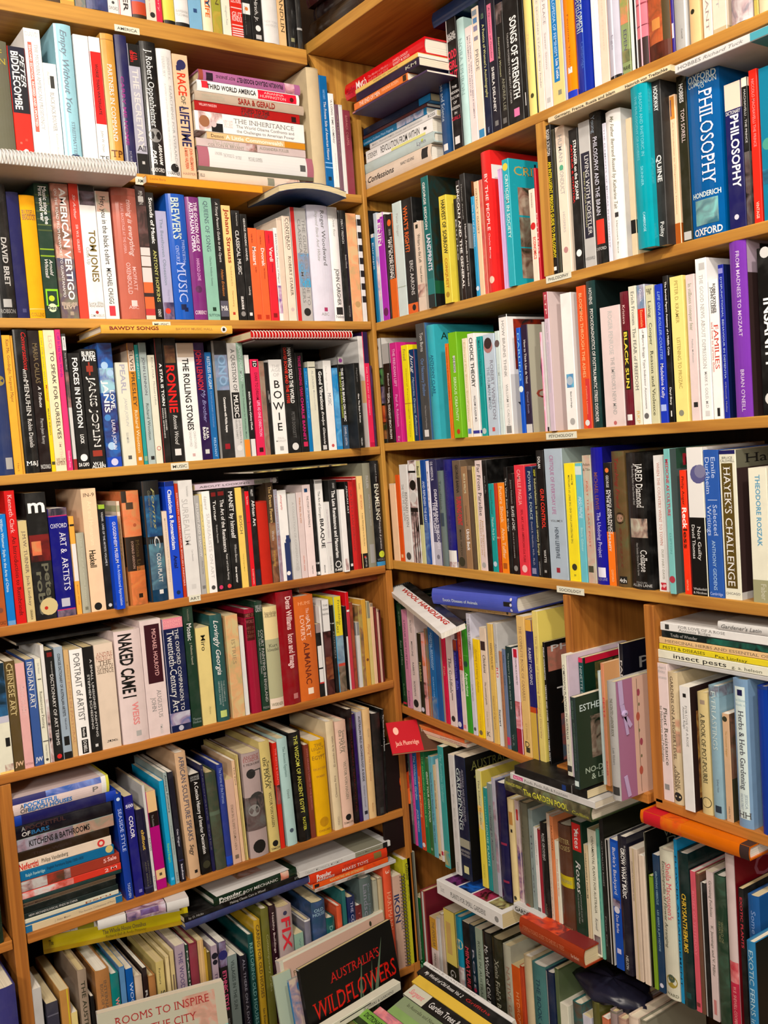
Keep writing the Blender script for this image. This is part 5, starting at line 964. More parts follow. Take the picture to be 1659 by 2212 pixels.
LIE = """
#LB
430 647 394 372 s0|edc|cream hardback lying lowest in the pile|1 5 50 30 444s ELLS;Q 70 50 40 998;P 86 99 edc 433
427 675 374 322 s|777|fat grey hardback with white jacket and pink ends|B 0 9 b78;B 9 94 eee;B 94 100 b78;B 0 100 776 0 16;14 20 75 14 aaas A MACHINE;21 30 70 16 aaas THAT WOULD GO;31 36 66 14 aaas OF ITSELF;42 54 66 18 aaas MICHAEL KAMMEN;Q 90 50 14 666
424 660 316 298 s|dcc|slim fawn paperback with two line title|14 38 70 36 bbas The Legend of;10 42 30 36 998s COLTON H. BRYANT;P 44 54 dcc 765;56 84 60 36 998s ALEXANDRA FULLER
447 659 299 284 s|ec9|mustard cream paperback|4 16 50 50 432s Demos;18 76 50 60 ffeb A Little Commonwealth;B 78 100 d92
421 657 279 236 s|fff|thick white paperback with suited man picture|P 3 24 fff 432;B 14 24 222 0 46;O 8 50 30 a75;O 16 40 16 dcc;25 33 50 40 eccs DAVID E. SANGER;34 90 72 24 999s THE INHERITANCE;36 90 44 16 999 The World Obama Confronts and;36 90 20 16 999 the Challenges to American Power
420 647 237 216 s|b22|brick red paperback|4 20 66 28 fcc WILLIAM MARSDEN;43 70 66 44 422b STUPID TO THE;43 68 24 40 644b LAST DROP;Q 94 40 30 311
419 655 207 186 s|cba|pale grey hardback with red condensed title|6 26 62 26 bba HONORIA MURRAY DONNELLY;6 26 32 22 bba WITH RICHARD BILLINGS;38 72 50 62 a32b SARA & GERALD
424 645 185 161 s|fff|white hardback with red flag panel|B 4 10 e34 30 96;9 56 50 44 333b THIRD WORLD AMERICA;B 58 97 e24 8 92;64 84 68 24 fcc ARIANNA;60 86 34 26 fcc HUFFINGTON;O 92 40 22 611
427 647 158 135 s h|b7a|rose pink hardback with title upside down|B 0 4 a54;Q 10 40 36 323;U 16 34 50 30 433 ROY JENKINS;U 36 82 50 44 323b FRANKLIN DELANO ROOSEVELT;P 84 94 ecd 867
#LG
49 264 1990 1973 s0|dca|thin buff booklet with blue ends|B 0 8 27a;B 93 100 27a;30 46 50 30 a98 J. Alden Mason;54 92 50 30 a98 The Ancient Civilizations of Peru
48 262 1972 1968 s|37a|thin blue booklet|B 0 1 259
35 256 1968 1958 s|ddc|thin cream booklet with red scrap of lettering|66 92 50 50 a64 peru
36 255 1957 1945 s|233|thin black paperback with white capitals|10 58 50 44 ccc NEW ARCHAEOLOGICAL FINDS IN CHINA
33 250 1944 1930 s|122|slim dark green glossy paperback|B 0 1 233
31 250 1930 1921 s|654|slim brown paperback|6 34 50 50 433 Mughal Miniatures;B 0 100 ddc 0 12
30 262 1921 1913 s|244|thin bottle green paperback|B 0 1 133
28 261 1912 1896 s|d43|paperback half red half cartoon picture|P 0 54 ddd c54;84 88 50 50 fdd 2;90 96 60 40 fcc M
27 258 1895 1871 s|a43|paperback half brick red half etching|P 0 52 ccc 655;P 30 46 a43 543;84 87 60 40 fcc 5;88 97 66 40 fccb Sale
29 246 1872 1850 s|17a|bright teal paperback|10 29 50 32 bdd Ralph Fawkridge;31 68 60 30 146b English Furniture Styles 1500-1830;O 95 66 40 dc8
27 240 1848 1826 s|edc|cream paperback with red title word|4 24 44 66 d32bs Nefertiti;27 54 50 44 443 Philipp Vandenberg;O 89 50 40 d44;O 89 50 20 edc
22 236 1826 1806 s|321|dark brown paperback hidden in shade|20 60 50 34 433 Thirty Works
16 245 1806 1778 s|9aa|silver grey paperback with black title|P 0 100 aab 778;P 60 100 998 ba9;18 76 50 50 222b KITCHENS & BATHROOMS
13 240 1778 1748 s|112|fat black hardback with faint red and blue title|12 16 74 30 888b A;16 54 74 30 422b POCKETFUL;12 20 34 34 dddb OF;21 38 34 34 37ab BARS
12 250 1745 1722 s|226|dark blue hardback with brighter ends|B 0 12 14a;B 90 100 14b
24 234 1742 1703 s|edd|white hardback with blue title and picture above|B 0 34 337 66 100;P 34 92 8ae 36b 66 100;B 92 97 eee;B 97 100 dd5;7 11 48 24 777b A;11 46 48 26 18db POCKETFUL;7 15 20 26 777b OF;15 60 20 26 18db BEACH HOUSES;82 88 40 30 888 P
#RB
758 932 413 378 s0 h|edc|cream hardback lying lowest in the pile|6 58 50 40 333i White Confessions;66 82 60 20 666 NANCY KELVING;Q 94 60 30 333
757 938 378 357 s|cdd|pale blue grey hardback|Q 4 50 40 566;82 92 50 40 99a Lynn;Q 88 60 16 cd5
790 934 343 316 s|fff|white paperback with tall black condensed title|3 18 50 44 555s STEINEM;24 82 54 56 333 REVOLUTION FROM WITHIN;B 40 90 ee9 0 22;B 88 92 333 40 60
798 943 310 297 s|eee|thin white paperback|4 80 50 30 aaa MARY, TRANSFORMED: Gender and Communication;88 98 50 50 555 ROSS
782 921 300 285 s|28b|bright blue paperback|2 50 40 36 bdf Louisiana Colleen Plays Rigging;P 56 96 28b def
776 922 284 277 s|744|thin maroon booklet|B 0 1 633
784 930 278 262 s|235|navy paperback with sky blue end|30 60 50 30 346 Judgement;B 84 100 29d
762 922 250 245 s F-7 D22|546|large dark violet magazine with drooping cover|B 0 4 c88
765 880 238 222 s|e84|orange paperback|10 50 50 56 fdcb THE END OF MEN;54 84 60 46 fca HANNA ROSIN;Q 95 50 40 432
770 905 222 204 s|324|dark violet paperback with yellow page block|80 96 50 40 ccb KM
768 902 206 196 s|ec7|thin straw paperback|2 10 50 40 654;30 70 50 40 875 WINDS OF CHANGE
746 918 190 155 s F-5 h|d12|fat red hardback with white lettering|2 14 44 36 a12s Marilyn;16 30 48 50 fee Myth;32 58 60 18 e88i The Maiden of Modern;32 58 38 18 e88i and the Lost Girls;64 82 62 16 fcc DAVID J. DOOLEY;64 84 40 16 fcc BENNETT M. BERGER
#LC
0 294 397 366 rLC F-8 D20|ddd|wire bound white booklet lying across book tops|B 0 1 ccc
318 567 416 400 rLC F-2|ea3|thin mustard booklet|3 16 60 30 b73 Leslie Baily;B 0 1 c82
604 748 435 420 rLC F-7 f w1.2|247|paperback with blue cover sagging across the books|B 0 1 dc9
#LD
218 501 725 706 rLD F-6|eb5|yellow orange hardback with dark red fancy title|6 42 62 42 822b BAWDY SONGS;46 52 60 30 c95;55 84 55 30 b84 BAWDY MUSIC HALL;O 93 50 40 eee;Q 93 50 18 222
549 772 731 727 rLD F-5 D16|888|flat grey card folder|B 0 1 aaa
541 760 719 702 s F-6|c22|red and white songbook with wire binding|B 0 100 d11 40 100;B 0 100 dcc 0 14
#LE
421 606 1060 1047 m1 r3|dcd|grey paperback with widely spaced title|5 64 50 34 555 ABOUT LOOKING;B 70 90 998;70 84 50 30 666 BERGER;B 92 100 222;O 95 50 50 ddd
549 750 1040 1036 rLE|776|thin mottled booklet|P 0 100 222 dd8
#LF
35 240 1396 1388 rLF d4|222|thin black portfolio lying at the back|B 0 1 444
646 832 1281 1266 rLF|a64|suede brown folder with curled edge|P 0 100 a64 853
#RC
1184 1448 266 254 m-3 D17|edb|long cream paperback lying under the shelf front with black capitals|6 58 50 56 333b Germany, France, Russia and Islam;66 98 50 56 333b Heinrich von Treitschke
1458 1690 160 141 m-3 D18|ddd|white paperback lying under the shelf front lettered in grey|3 26 50 44 888 HOBBES;28 66 50 44 999i Richard Tuck;B 72 100 5ab
#RF
966 1093 1313 1303 m0 D15 r4|db8|slim cream paperback with brown capitals|6 34 50 50 b96 BARNHEART;50 90 40 44 b95 Jenna Woginrich;O 95 50 30 444
935 1098 1297 1264 s h D15 r6 d-2|56c|fat periwinkle blue hardback with small white title|14 56 36 20 dee Exotic Diseases of Animals;B 86 95 222 36 64;H 90 16 dde ...
#RC2
1404 1690 1426 1417 rRC2|ccc|limp grey white magazine lying beneath the pile|B 0 1 aaa
1409 1690 1416 1398 s|eed|white paperback with modern black title|18 60 50 56 222 insect pests;64 86 40 36 776 g. a. helson
1424 1690 1398 1385 s|ed3|bright yellow paperback with black serif title|3 40 50 50 442s PESTS & DISEASES;48 74 40 46 442s Pax Lindsay
1424 1690 1385 1371 s|ec9|peach cream paperback with brown capitals|5 94 50 42 876s MEDICINAL HERBS AND ESSENTIAL OILS
1429 1690 1366 1352 s|122|dark booklet with emerald patches|8 32 50 50 bbbs Trails of Wonder;P 40 100 122 276
1426 1690 1349 1331 s|eee|white paperback with two line italic title|Q 6 50 30 444;16 56 66 32 888s FOR LOVE OF A ROSE;16 44 30 32 888s Antonia Ridge
1551 1690 1349 1330 s|ddd|white hardback with script title|6 70 50 50 777i Gardener's Latin
#RG
845 985 1613 1606 rRG D9 F1|dca|thin buff booklet lying beneath two others|B 0 1 cb9
853 1008 1604 1597 s D8|ecb|thin cream booklet with brown lettering|10 40 50 40 b96 ANNUALS;66 94 50 50 a87 GARDENING
870 1003 1591 1583 s D7|e95|thin orange booklet|P 0 100 e95 d74
1093 1278 1722 1695 rRG h D15|453|mottled green hardback with yellow title|P 0 100 443 786;2 22 66 22 cc5 FRANCES PERRY;24 76 46 46 dd5b The GARDEN POOL;80 98 30 26 cc5 Collins
1103 1285 1694 1680 s D15|ddd|slim white paperback with pink tag|B 4 16 d49 26 80;5 15 50 34 fddb PRACTICAL;18 70 50 44 777s Ponds, Pools, Falls & Fountains
1112 1268 1680 1662 s D13|222|fat black ring binder|B 0 1 333;Q 70 40 30 248;B 80 81 999
1385 1620 1776 1749 m-2 h D12|d71|orange hardback with columns of small print|P 20 40 d71 b52;B 3 20 c23;B 92 100 433
#RH
944 1085 1929 1900 m-3.5 D9|eee|white paperback with flower photographs on its cover|6 12 50 40 bbb Scott;22 76 46 36 555s PLANTS FOR SMALL GARDENS;O 92 46 20 999|C 0 100 0 100 eee;W 14 90 6 26 213 849;W 14 90 28 48 124 27d;W 14 90 50 72 311 c58;W 14 90 74 94 222 cd9
1110 1172 1968 1950 m-1 D5|ddd|crumpled white booklet with hand lettered title|4 96 46 50 222b GARDENING.
1125 1263 2016 1980 m-3.5 D9|a42|brick red hardback with flame coloured cover|6 72 55 24 c86s FORM & FOLIAGE GUIDE TO SHRUBS & TREES;82 94 40 20 ecb Ken Beckett|C 0 100 0 100 833;W 0 100 0 60 833 e63
#LH
93 384 2062 2024 m10 D12 r-17|ed2|fat yellow hardback with black title|B 0 100 db2 0 30;4 7 64 30 432 The;40 70 60 26 765s The Whole House Omnibus;42 70 30 20 a92 Richard Ball & Andy Pittaway
96 366 2028 2011 s D11 r-20|eee|white paperback with olive block|12 22 40 40 555s Antique;B 24 36 aa2;38 50 40 40 443s Auto Body;52 72 46 44 d63s WOOD WORM;73 92 50 36 443s for the Restorer
220 386 2008 1999 s F3 r-9 D12|ddb|slim cream paperback with pale capitals|10 50 40 30 bba PYRAMIDS OF;58 80 50 60 bb8 WOOD
210 397 1996 1975 s F0 r-10 D12|ddd|white hardback with shop front picture|B 30 31 222;P 31 74 dde 547;B 74 75 222;P 46 66 223 87b 40 100;36 72 24 20 876s The Country Decorator
400 677 2010 1994 m0 r2 D15|347|large blue hardback with brick red end|B 0 8 944;B 8 100 336 0 30;P 0 100 347 458
398 677 1992 1979 s r2 D15|111|large black hardback with small white serif title|3 14 50 40 bbbs by D. Hicks;34 62 50 44 cccs Making Classic Cars in Wood;86 98 50 40 aaa STERLING
460 645 1940 1922 s r3 h D14|132|dark green hardback with white capitals|6 32 60 40 eeeb Popular;6 36 24 36 dddb Mechanics;34 76 40 40 ddd BOY MECHANIC;P 80 90 dcb c75|C 0 96 4 92 eee;W 30 70 40 70 eee b97
677 855 1879 1871 rLH F0 D14|ccc|thin white booklet with garden picture|P 0 60 ccc 465
672 838 1872 1860 s|e62|slim orange paperback with pale capitals|B 2 8 322 20 80;22 66 56 50 ed9 RENOVATING AND EXTENDING;P 70 90 e62 c52
665 835 1861 1838 s h|d42|orange red hardback with white lettering|B 0 100 c32 0 10;8 26 60 40 eeeb Popular;8 30 24 36 eddb Mechanics;42 64 70 24 a32 THE BOY MECHANIC;40 74 36 34 edd MAKES TOYS;B 82 92 874 30 90
642 843 1838 1825 s|ddd|slim white and grey paperback|6 46 50 50 aaa CABARET MECHANICAL MOVEMENT;B 60 92 998;62 88 50 30 665 How to Make Automata;Q 94 50 50 222
#RB
936 1046 62 28 rRB h D15|147|dark blue hardback lying across upright books|B 0 1 136
"""
# ---------------------------------------------------------------- the rows of books
# wall, shelf height (at one place, at another), what a label ends with, group
ROWS = {
 'LA': ('L', .843, .5, .843, 1.1, 'on the topmost america shelf', 'books on the topmost america shelf'),
 'LB': ('L', .546, .5, .546, 1.2, 'on the lower america shelf', 'books on the lower america shelf'),
 'LC': ('L', .266, .5, .266, 1.2, 'on the upper music shelf', 'books on the upper music shelf'),
 'LD': ('L', -.016, .5, -.016, 1.2, 'on the lower music shelf', 'books on the lower music shelf'),
 'LE': ('L', -.288, .5, -.288, 1.2, 'on the art shelf', 'books on the art shelf'),
 'LF': ('L', -.556, .5, -.556, 1.2, 'on the shelf below art', 'books on the shelf below art'),
 'LG': ('L', -.862, .5, -.862, 1.2, 'on the antiquities shelf', 'books on the antiquities shelf'),
 'LH': ('L', -1.24, .5, -1.24, 1.2, 'on the lowest home craft shelf', 'books on the lowest home craft shelf'),
 'RB': ('R', .560, UE, .557, .30, 'on the shelf above philosophy', 'books on the shelf above philosophy'),
 'RC': ('R', .263, UE, .277, .30, 'on the philosophy shelf', 'books on the philosophy shelf'),
 'RD': ('R', -.010, UE, -.004, .30, 'on the psychology shelf', 'books on the psychology shelf'),
 'RE': ('R', -.280, UE, -.291, .30, 'on the sociology shelf', 'books on the sociology shelf'),
 'RF': ('R', -.619, 1.918, -.655, 1.352, 'on the pets shelf', 'books on the pets shelf'),
 'RC1': ('R', -.645, 1.35, -.645, 1.128, 'in the narrow cubby', 'books in the narrow cubby'),
 'RC2': ('R', -.646, 1.112, -.660, .30, 'in the herb cubby', 'books in the herb cubby'),
 'RG': ('R', -.952, 1.918, -1.0, 1.22, 'on the gardening shelf', 'books on the gardening shelf'),
 'RH': ('R', -1.37, 1.9, -1.37, .3, 'on the lowest rose shelf', 'books on the lowest rose shelf'),
}
def zrow(row, u):
    _, z0, u0, z1, u1 = ROWS[row][:5]
    return EYE + z0 + (z1 - z0) * min(max((u - u0) / (u1 - u0), -.2), 1.05)
TOPS = {}                                    # row -> [(u0, u1, top)]
USED = {}
def mklabel(look, row, extra=''):
    lab = f'{look.strip()} {ROWS[row][5] if not extra else extra}'
    n = USED.get(lab, 0); USED[lab] = n + 1
    return lab
def kind_of(look, hard): return 'booklet' if re.search('booklet|magazine|songbook|folder|portfolio|bundle', look) else 'hardback_book' if (hard or 'hardback' in look) else 'slim_paperback' if re.search('slim|thin|narrow', look) else 'paperback_book'
CATS = {'booklet': 'booklet', 'hardback_book': 'hardback book', 'paperback_book': 'paperback book', 'slim_paperback': 'slim paperback'}
LAST = {}
def standing(row, line):
    f = line.split('|'); a = f[0].split(); look, segs = f[2].strip(), f[3]; cs = f[4] if len(f) > 4 else ''
    wall = ROWS[row][0]; x0, x1 = float(a[0]), float(a[1]); fl = a[3:]; d = .004; D = None; xt = None; topmode = 'T' in fl; hard = 'h' in fl or 'hardback' in look
    for q in fl:
        if q[0] == 'd': d += float(q[1:]) / 100
        elif q[0] == 'D': D = float(q[1:]) / 100
        elif q[0] == 't': xt = float(q[1:])
    guess = 1.0 if wall == 'L' else 1.3
    if topmode:
        y = float(a[2]); p, q = on(wall, x0, y, d), on(wall, x1, y, d); u0, u1 = uof(wall, p), uof(wall, q); H = p.z - zrow(row, u0)
    else:
        fu = lambda x: solve(lambda u: proj(P(wall, u, zrow(row, u), d))[0] - x, guess, guess + .05)
        u0, u1 = fu(x0), fu(x1)
        if a[2][0] == '*': H = float(a[2][1:]) / 100
        else:
            y = float(a[2]); zb = zrow(row, u0)
            H = solve(lambda z: proj(P(wall, u0, z, d))[1] - y, zb + .2, zb + .22) - zb
    W = abs(u1 - u0) - .0004; lean = 0
    if xt is not None:
        pt = on(wall, xt, float(a[2]), d); zb = zrow(row, u0)
        dl = (uof(wall, pt) - u0) * (1 if wall == 'L' else -1); lean = math.atan2(dl, pt.z - zb); H = math.hypot(dl, pt.z - zb)
    if D is None: D = min(.165, max(.105, .7 * H))
    base = P(wall, u0, zrow(row, (u0 + u1) / 2) + (max(0, math.sin(lean)) * W), d)
    M = Matrix.Rotation(0 if wall == 'L' else -math.pi / 2, 4, 'Z') @ Matrix.Rotation(lean, 4, 'Y')
    M.translation = base
    k = kind_of(look, hard); rt = root(k, M)
    book(rt, W, H, D, f[1].strip(), look, segs, cs, hard and W > .012)
    tag(rt, mklabel(look, row), CATS[k], CATS[k] + 's ' + ROWS[row][6][6:])
    if 'wire comb' in look: coil(rt, H, .006, .008, plain('black_wire', (.05, .05, .05, 1), .4), x0=W, y0=-.003)
    BOOKS[look] = rt
    TOPS.setdefault(row, []).append((min(u0, u1), max(u0, u1), zrow(row, u0) + H * math.cos(lean)))
    return rt
BOOKS = {}
STACK = {'z': 0, 'd': .004}
def lying(row, line):
    f = line.split('|'); a = f[0].split(); look, segs = f[2].strip(), f[3]; cs = f[4] if len(f) > 4 else ''
    wall = ROWS[row][0]; xl, xr, yb, yt = map(float, a[:4]); fl = a[4:]; hard = 'h' in fl or 'hardback' in look; D = .14; rz = 0; bend = 0; dd = 0; force = None; flip = 'f' in fl
    mode = fl[0]
    for q in fl[1:]:
        if q in ('h', 'f'): continue
        if q[0] == 'F': force = float(q[1:]) / 100
        elif q[0] == 'D': D = float(q[1:]) / 100
        elif q[0] == 'r': rz = float(q[1:])
        elif q[0] == 'w': bend = float(q[1:]) / 100
        elif q[0] == 'd': dd = float(q[1:]) / 100
    dplane = .006 if mode == 's0' else STACK['d'] if mode == 's' else float(mode[1:]) / 100 if mode[0] == 'm' else .02
    if force is not None: dplane = force
    dplane += dd
    for it in range(2):
        pl, pr = on(wall, xl, (yb + yt) / 2, dplane), None
        t = on(wall, xl, yt, dplane).z - on(wall, xl, yb, dplane).z
        u0 = uof(wall, pl)
        if mode == 's0': z = zrow(row, u0)
        elif mode == 's': z = STACK['z']
        elif mode[0] == 'm': z = on(wall, xl, yb, dplane).z
        else:
            u1 = solve(lambda u: proj(P(wall, u, pl.z, dplane))[0] - xr, u0, u0 + (.05 if wall == 'L' else -.05))
            lo, hi = min(u0, u1), max(u0, u1); ts = [q[2] for q in TOPS[mode[1:]] if q[1] > lo + .004 and q[0] < hi - .004]
            z = max(ts) + .0005; r = ray(xl, yb); s = (z - EYE) / r.z if abs(r.z) > .02 else -1
            if force is not None: pass
            elif s > 0: dplane = min(.09, max(-.05, s * (r.y if wall == 'L' else r.x) - (YL if wall == 'L' else XR)))
            else: dplane = .02
    u0 = uof(wall, on(wall, xl, (yb + yt) / 2, dplane))
    u1 = solve(lambda u: proj(P(wall, u, z + t / 2, dplane))[0] - xr, u0, u0 + (.05 if wall == 'L' else -.05))
    L = abs(u1 - u0); t -= .0004
    STACK['z'] = z + t + .0006 + bend * .0; STACK['d'] = dplane
    # local x is up, y into the shelf, z back towards the book's head at the start of its title
    ex, ey, ez = Vector((0, 0, 1)), (Vector((0, 1, 0)) if wall == 'L' else Vector((1, 0, 0))), (Vector((-1, 0, 0)) if wall == 'L' else Vector((0, 1, 0)))
    R = Matrix.Rotation(math.radians(rz), 3, 'Z'); ey, ez = R @ ey, R @ ez
    p = P(wall, u0, z, dplane) - ez * L
    if flip: p = p + ez * L + ey * D; ey, ez = -ey, -ez
    M = Matrix(((ex.x, ey.x, ez.x, p.x), (ex.y, ey.y, ez.y, p.y), (ex.z, ey.z, ez.z, p.z), (0, 0, 0, 1)))
    k = kind_of(look, hard); rt = root(k, M)
    book(rt, t, L, D, f[1].strip(), look, segs, cs, hard and t > .012, bend)
    if 'wire' in look: coil(rt, L, max(.004, t * .52), .006 if 'white booklet' in look else .007, plain('white_wire', (.8, .78, .74, 1), .4), x0=t * .5, y0=-.002)
    wh = {'s0': 'lying flat', 's': 'lying in the stack'}.get(mode, 'lying on top')
    lk = look if ' lying' in look or ' across' in look else f'{look} lying flat'
    tag(rt, mklabel(lk, row), CATS[k], 'books lying ' + ROWS[row][5])
    return rt
for blk in STAND.split('@')[1:]:
    ls = [q for q in blk.split('\n') if q.strip()]
    for q in ls[1:]: standing(ls[0].strip(), q)
for blk in LIE.split('#')[1:]:
    ls = [q for q in blk.split('\n') if q.strip()]
    for q in ls[1:]: lying(ls[0].strip(), q)
# ---------------------------------------------------------------- things that do not stand in a row
slab('trim_plinth', (.3, 1.3, 0), (XR - .03, YL - .03, EYE - 1.34), (.2, .12, .06, 1))
slab('trim_plinth', (XR - .36, .3, 0), (XR - .03, 1.295, EYE - 1.34), (.2, .12, .06, 1))
def frame_matrix(ex, ey, ez, p): return Matrix(((ex.x, ey.x, ez.x, p.x), (ex.y, ey.y, ez.y, p.y), (ex.z, ey.z, ez.z, p.z), (0, 0, 0, 1)))
def faceout(xl, yl, xr, yr, d, H, T, lean, col, look, cseg, label, segs='B 0 1 ccc', hard=False, z=None):
    """a book shown cover first: its top edge runs between two pixels, the left end d from the shelf fronts"""
    a = on('L', xl, yl, d) if z is None else onz(xl, yl, EYE + z); b = onz(xr, yr, a.z); Wd = (b - a).length
    ey = (b - a).normalized(); n0 = Vector((ey.y, -ey.x, 0)); k = math.radians(lean)
    ez = Vector((0, 0, 1)) * math.cos(k) - n0 * math.sin(k); ex = ey.cross(ez)
    p = a - ez * H - ex * T
    k_ = kind_of(look, hard); rt = root(k_, frame_matrix(ex, ey, ez, p))
    book(rt, T, H, Wd, col, look, segs, cseg, False)
    return tag(rt, label, CATS[k_])
faceout(208, 2192, 482, 2119, -.13, .30, .022, 12, 'ccc', 'hardback',
        'C 0 100 0 100 bba;W 66 92 3 40 bba b98;K 13 87 7 4.6 a33s ROOMS TO INSPIRE;K 29 76 15.5 4.6 a33s IN THE CITY;K 34 74 21.5 1.8 433 INTERIORS FOR;C 30 100 25 28 8cc',
        'silvery cover facing out lettered rooms to inspire in the city', hard=True)
faceout(603, 2078, 826, 1965, -.04, .33, .016, 9, 'dcc', 'hardback',
        'C 0 100 0 100 dba;C 0 100 0 1.5 eed;C 0 3 0 100 ddc;K 10 24 11 3 875s Photo;O 86 5 2 443',
        'large cream hardback facing out behind the black wildflowers cover', hard=True)
faceout(590, 2110, 626, 2093, -.05, .28, .006, 9, 'bcb', 'paperback', 'C 0 100 0 100 bcb', 'thin pale green paperback facing out beside the large cream hardback')
faceout(622, 2120, 700, 2080, -.078, .26, .005, 9, '48b', 'paperback', 'W 0 100 0 100 48b dcb', 'blue picture paperback peeping out behind the wildflowers cover')
wf = faceout(645, 2095, 842, 1986, -.097, .30, .010, 9, '111', 'paperback',
        'C 0 100 0 100 111;K 28 82 17 6.5 c22s AUSTRALIA\'S;K 7 97 33 12 d21s WILDFLOWERS',
        'black paperback facing out with red australia\'s wildflowers lettering')
lf = MB(); me = plain('printed_leaf', (.10, .16, .10, 1), .5)
def on_cover(y, z): return (.0103, y, z)
Hc = .30; Wc = .27
for (y0, z0, y1, z1, w_) in ((.50, .10, .66, .62, .010), (.56, .12, .72, .80, .008), (.60, .30, .86, .92, .010), (.54, .2, .58, .7, .006), (.62, .36, .80, .60, .008), (.50, .42, .62, .86, .006)):
    a, b = Vector((y0 * Wc, Hc * z0)), Vector((y1 * Wc, Hc * z1)); m_ = (a + b) / 2; t_ = (b - a).normalized(); q = Vector((-t_.y, t_.x)) * w_ * .5
    lf.add([on_cover(*a), on_cover(*(m_ + q)), on_cover(*b), on_cover(*(m_ - q))], [(0, 3, 2, 1)], me)
lf.build('leaf_print', wf)
# spine-up row of garden books in front of the rose shelf
SUZ = [None]
def spine_up(x, y, T, L, col, look, segs, label, tilt=16, D=.11):
    """the next book towards the viewer in a row of books standing on their fore-edges; its head is at pixel column x"""
    k = math.radians(tilt); ez = Vector((0, 1, 0)); ex = Vector((math.cos(k), 0, math.sin(k))); ey = ez.cross(ex)
    if SUZ[0] is None: p0 = onz(x, y, EYE + zf)
    else:
        q = SUZ[0] - ex * (T + .0008); u = solve(lambda u: proj(Vector((q.x, u, q.z)))[0] - x, q.y, q.y + .02); p0 = Vector((q.x, u, q.z))
    SUZ[0] = p0
    kk = kind_of(look, 'hardback' in look); rt = root(kk, frame_matrix(ex, ey, ez, p0 - ez * L))
    book(rt, T, L, D, col, look, segs, '', False)
    return tag(rt, label, CATS[kk], 'garden books stacked spine up in front of the rose shelf')
zf = on('R', 912, 2082, -.09).z - EYE
SU = [(914, 2082, .010, .29, 'eee', 'thin booklet', '6 60 50 40 aaa SIMPLE GARDENING', 'thin white booklet spine up nearest the rose shelf'),
      (900, 2097, .024, .29, '222', 'paperback', '6 50 50 40 eeei My World of Old Roses Vol. 2;54 80 50 30 b33 Griffiths', 'black paperback spine up lettered old roses volume two'),
      (889, 2112, .024, .27, 'ec5', 'hardback', 'B 40 100 ec5', 'buttercup yellow hardback spine up beside the old roses volume'),
      (870, 2128, .034, .27, '222', 'paperback', 'B 0 24 ddc;3 20 50 44 e78i Sargeant;28 80 50 44 eee Garden Trees & Shrubs', 'black paperback spine up with white end lettered garden trees'),
      (836, 2132, .050, .26, '9b7', 'hardback', 'B 0 100 9a8 40 100;10 60 76 16 443s In Australia and New Zealand', 'wide leaf green hardback spine up among the garden books'),
      (806, 2160, .020, .24, 'c89', 'paperback', 'P 0 100 c89 ebb', 'dusty pink paperback spine up between two green books'),
      (762, 2152, .040, .24, '8b5', 'paperback', 'B 0 100 342 0 38;4 70 70 30 232b DICTIONARY OF HOUSE PLANTS', 'lime green paperback spine up lettered dictionary of house plants'),
      (737, 2208, .024, .2, '774', 'paperback', '6 40 50 50 cc9 CACTI', 'small olive paperback spine up at the lower edge of the photo')]
for i, (x, y, T, L, col, look, segs, label) in enumerate(SU): spine_up(x, y, T, L, col, look, segs, label)
# white paperback lying at the foot of the wildflowers cover
a = onz(700, 2242, EYE + zf - .05); b = onz(866, 2138, a.z); ez = (a - b).normalized(); ex = Vector((0, 0, 1)); ey = ez.cross(ex)
rt = root('paperback_book', frame_matrix(ex, ey, ez, b)); book(rt, .018, (a - b).length, .022, 'eed', 'paperback', 'B 20 60 222 60 72;50 90 40 34 555s FLOWERS & GARDENS', '', False)
tag(rt, 'white paperback lying at the foot of the wildflowers cover', 'paperback book')
# wire bound wool booklet tipped forward over the pets row
A, B_, C_, D_ = on('R', 836, 1272, .0), on('R', 884, 1258, .05), on('R', 1004, 1346, -.055), on('R', 952, 1366, -.10)
def bil(u, v): return (A * (1 - v) + B_ * v) * (1 - u) + (D_ * (1 - v) + C_ * v) * u
nrm = (D_ - A).cross(B_ - A).normalized(); nrm = nrm if nrm.z > 0 else -nrm
rt = root('booklet', Matrix.Translation(A))
def sheet(name, v0, v1, t0, t1, m, extra=None):
    mb = MB(); g = 10; vv = []
    for u in range(g + 1):
        for v in (v0, v1):
            for t in (t0, t1):
                sag = -.02 * max(0, u / g - .75) ** 1.5 * (1 - v)
                vv.append(bil(u / g, v) + nrm * t - A + Vector((0, 0, sag)))
    f = []
    for u in range(g):
        o, q = 4 * u, 4 * u + 4; f += [(o + 1, q + 1, q + 3, o + 3), (o, o + 2, q + 2, q), (o, q, q + 1, o + 1), (o + 2, o + 3, q + 3, q + 2)]
    f += [(0, 1, 3, 2), (4 * g, 4 * g + 2, 4 * g + 3, 4 * g + 1)]
    mb.add(vv, f, m)
    if extra: extra(mb)
    return mb.build(name, rt)
def words(mb): lettering(mb, 'WOOL HANDLING', 'b', (.10, .40), (1, 0), (0, 1), .82, .20, lambda u, v: bil(u, v) + nrm * .0006 - A, ink('c32'))
sheet('page_block', 0, 1, -.012, -.0006, pmat(0)); sheet('cover', 0, 1, -.0005, 0, cover_mat('eee'), words); sheet('back_strip', .66, 1.02, .0002, .0008, cover_mat('222', 'gloss'))
mb = MB(); pts = [A.lerp(B_, i / 96) - A + Vector((0, .004 * math.cos(i * math.pi / 4), -.003)) + nrm * .005 * math.sin(i * math.pi / 4) for i in range(97)]
mb.tube(pts, .001, plain('black_wire', (.03, .03, .03, 1), .4), 5); mb.build('wire_binding', rt, True)
tag(rt, 'white wire bound booklet lettered wool handling drooping over the pets row', 'booklet')
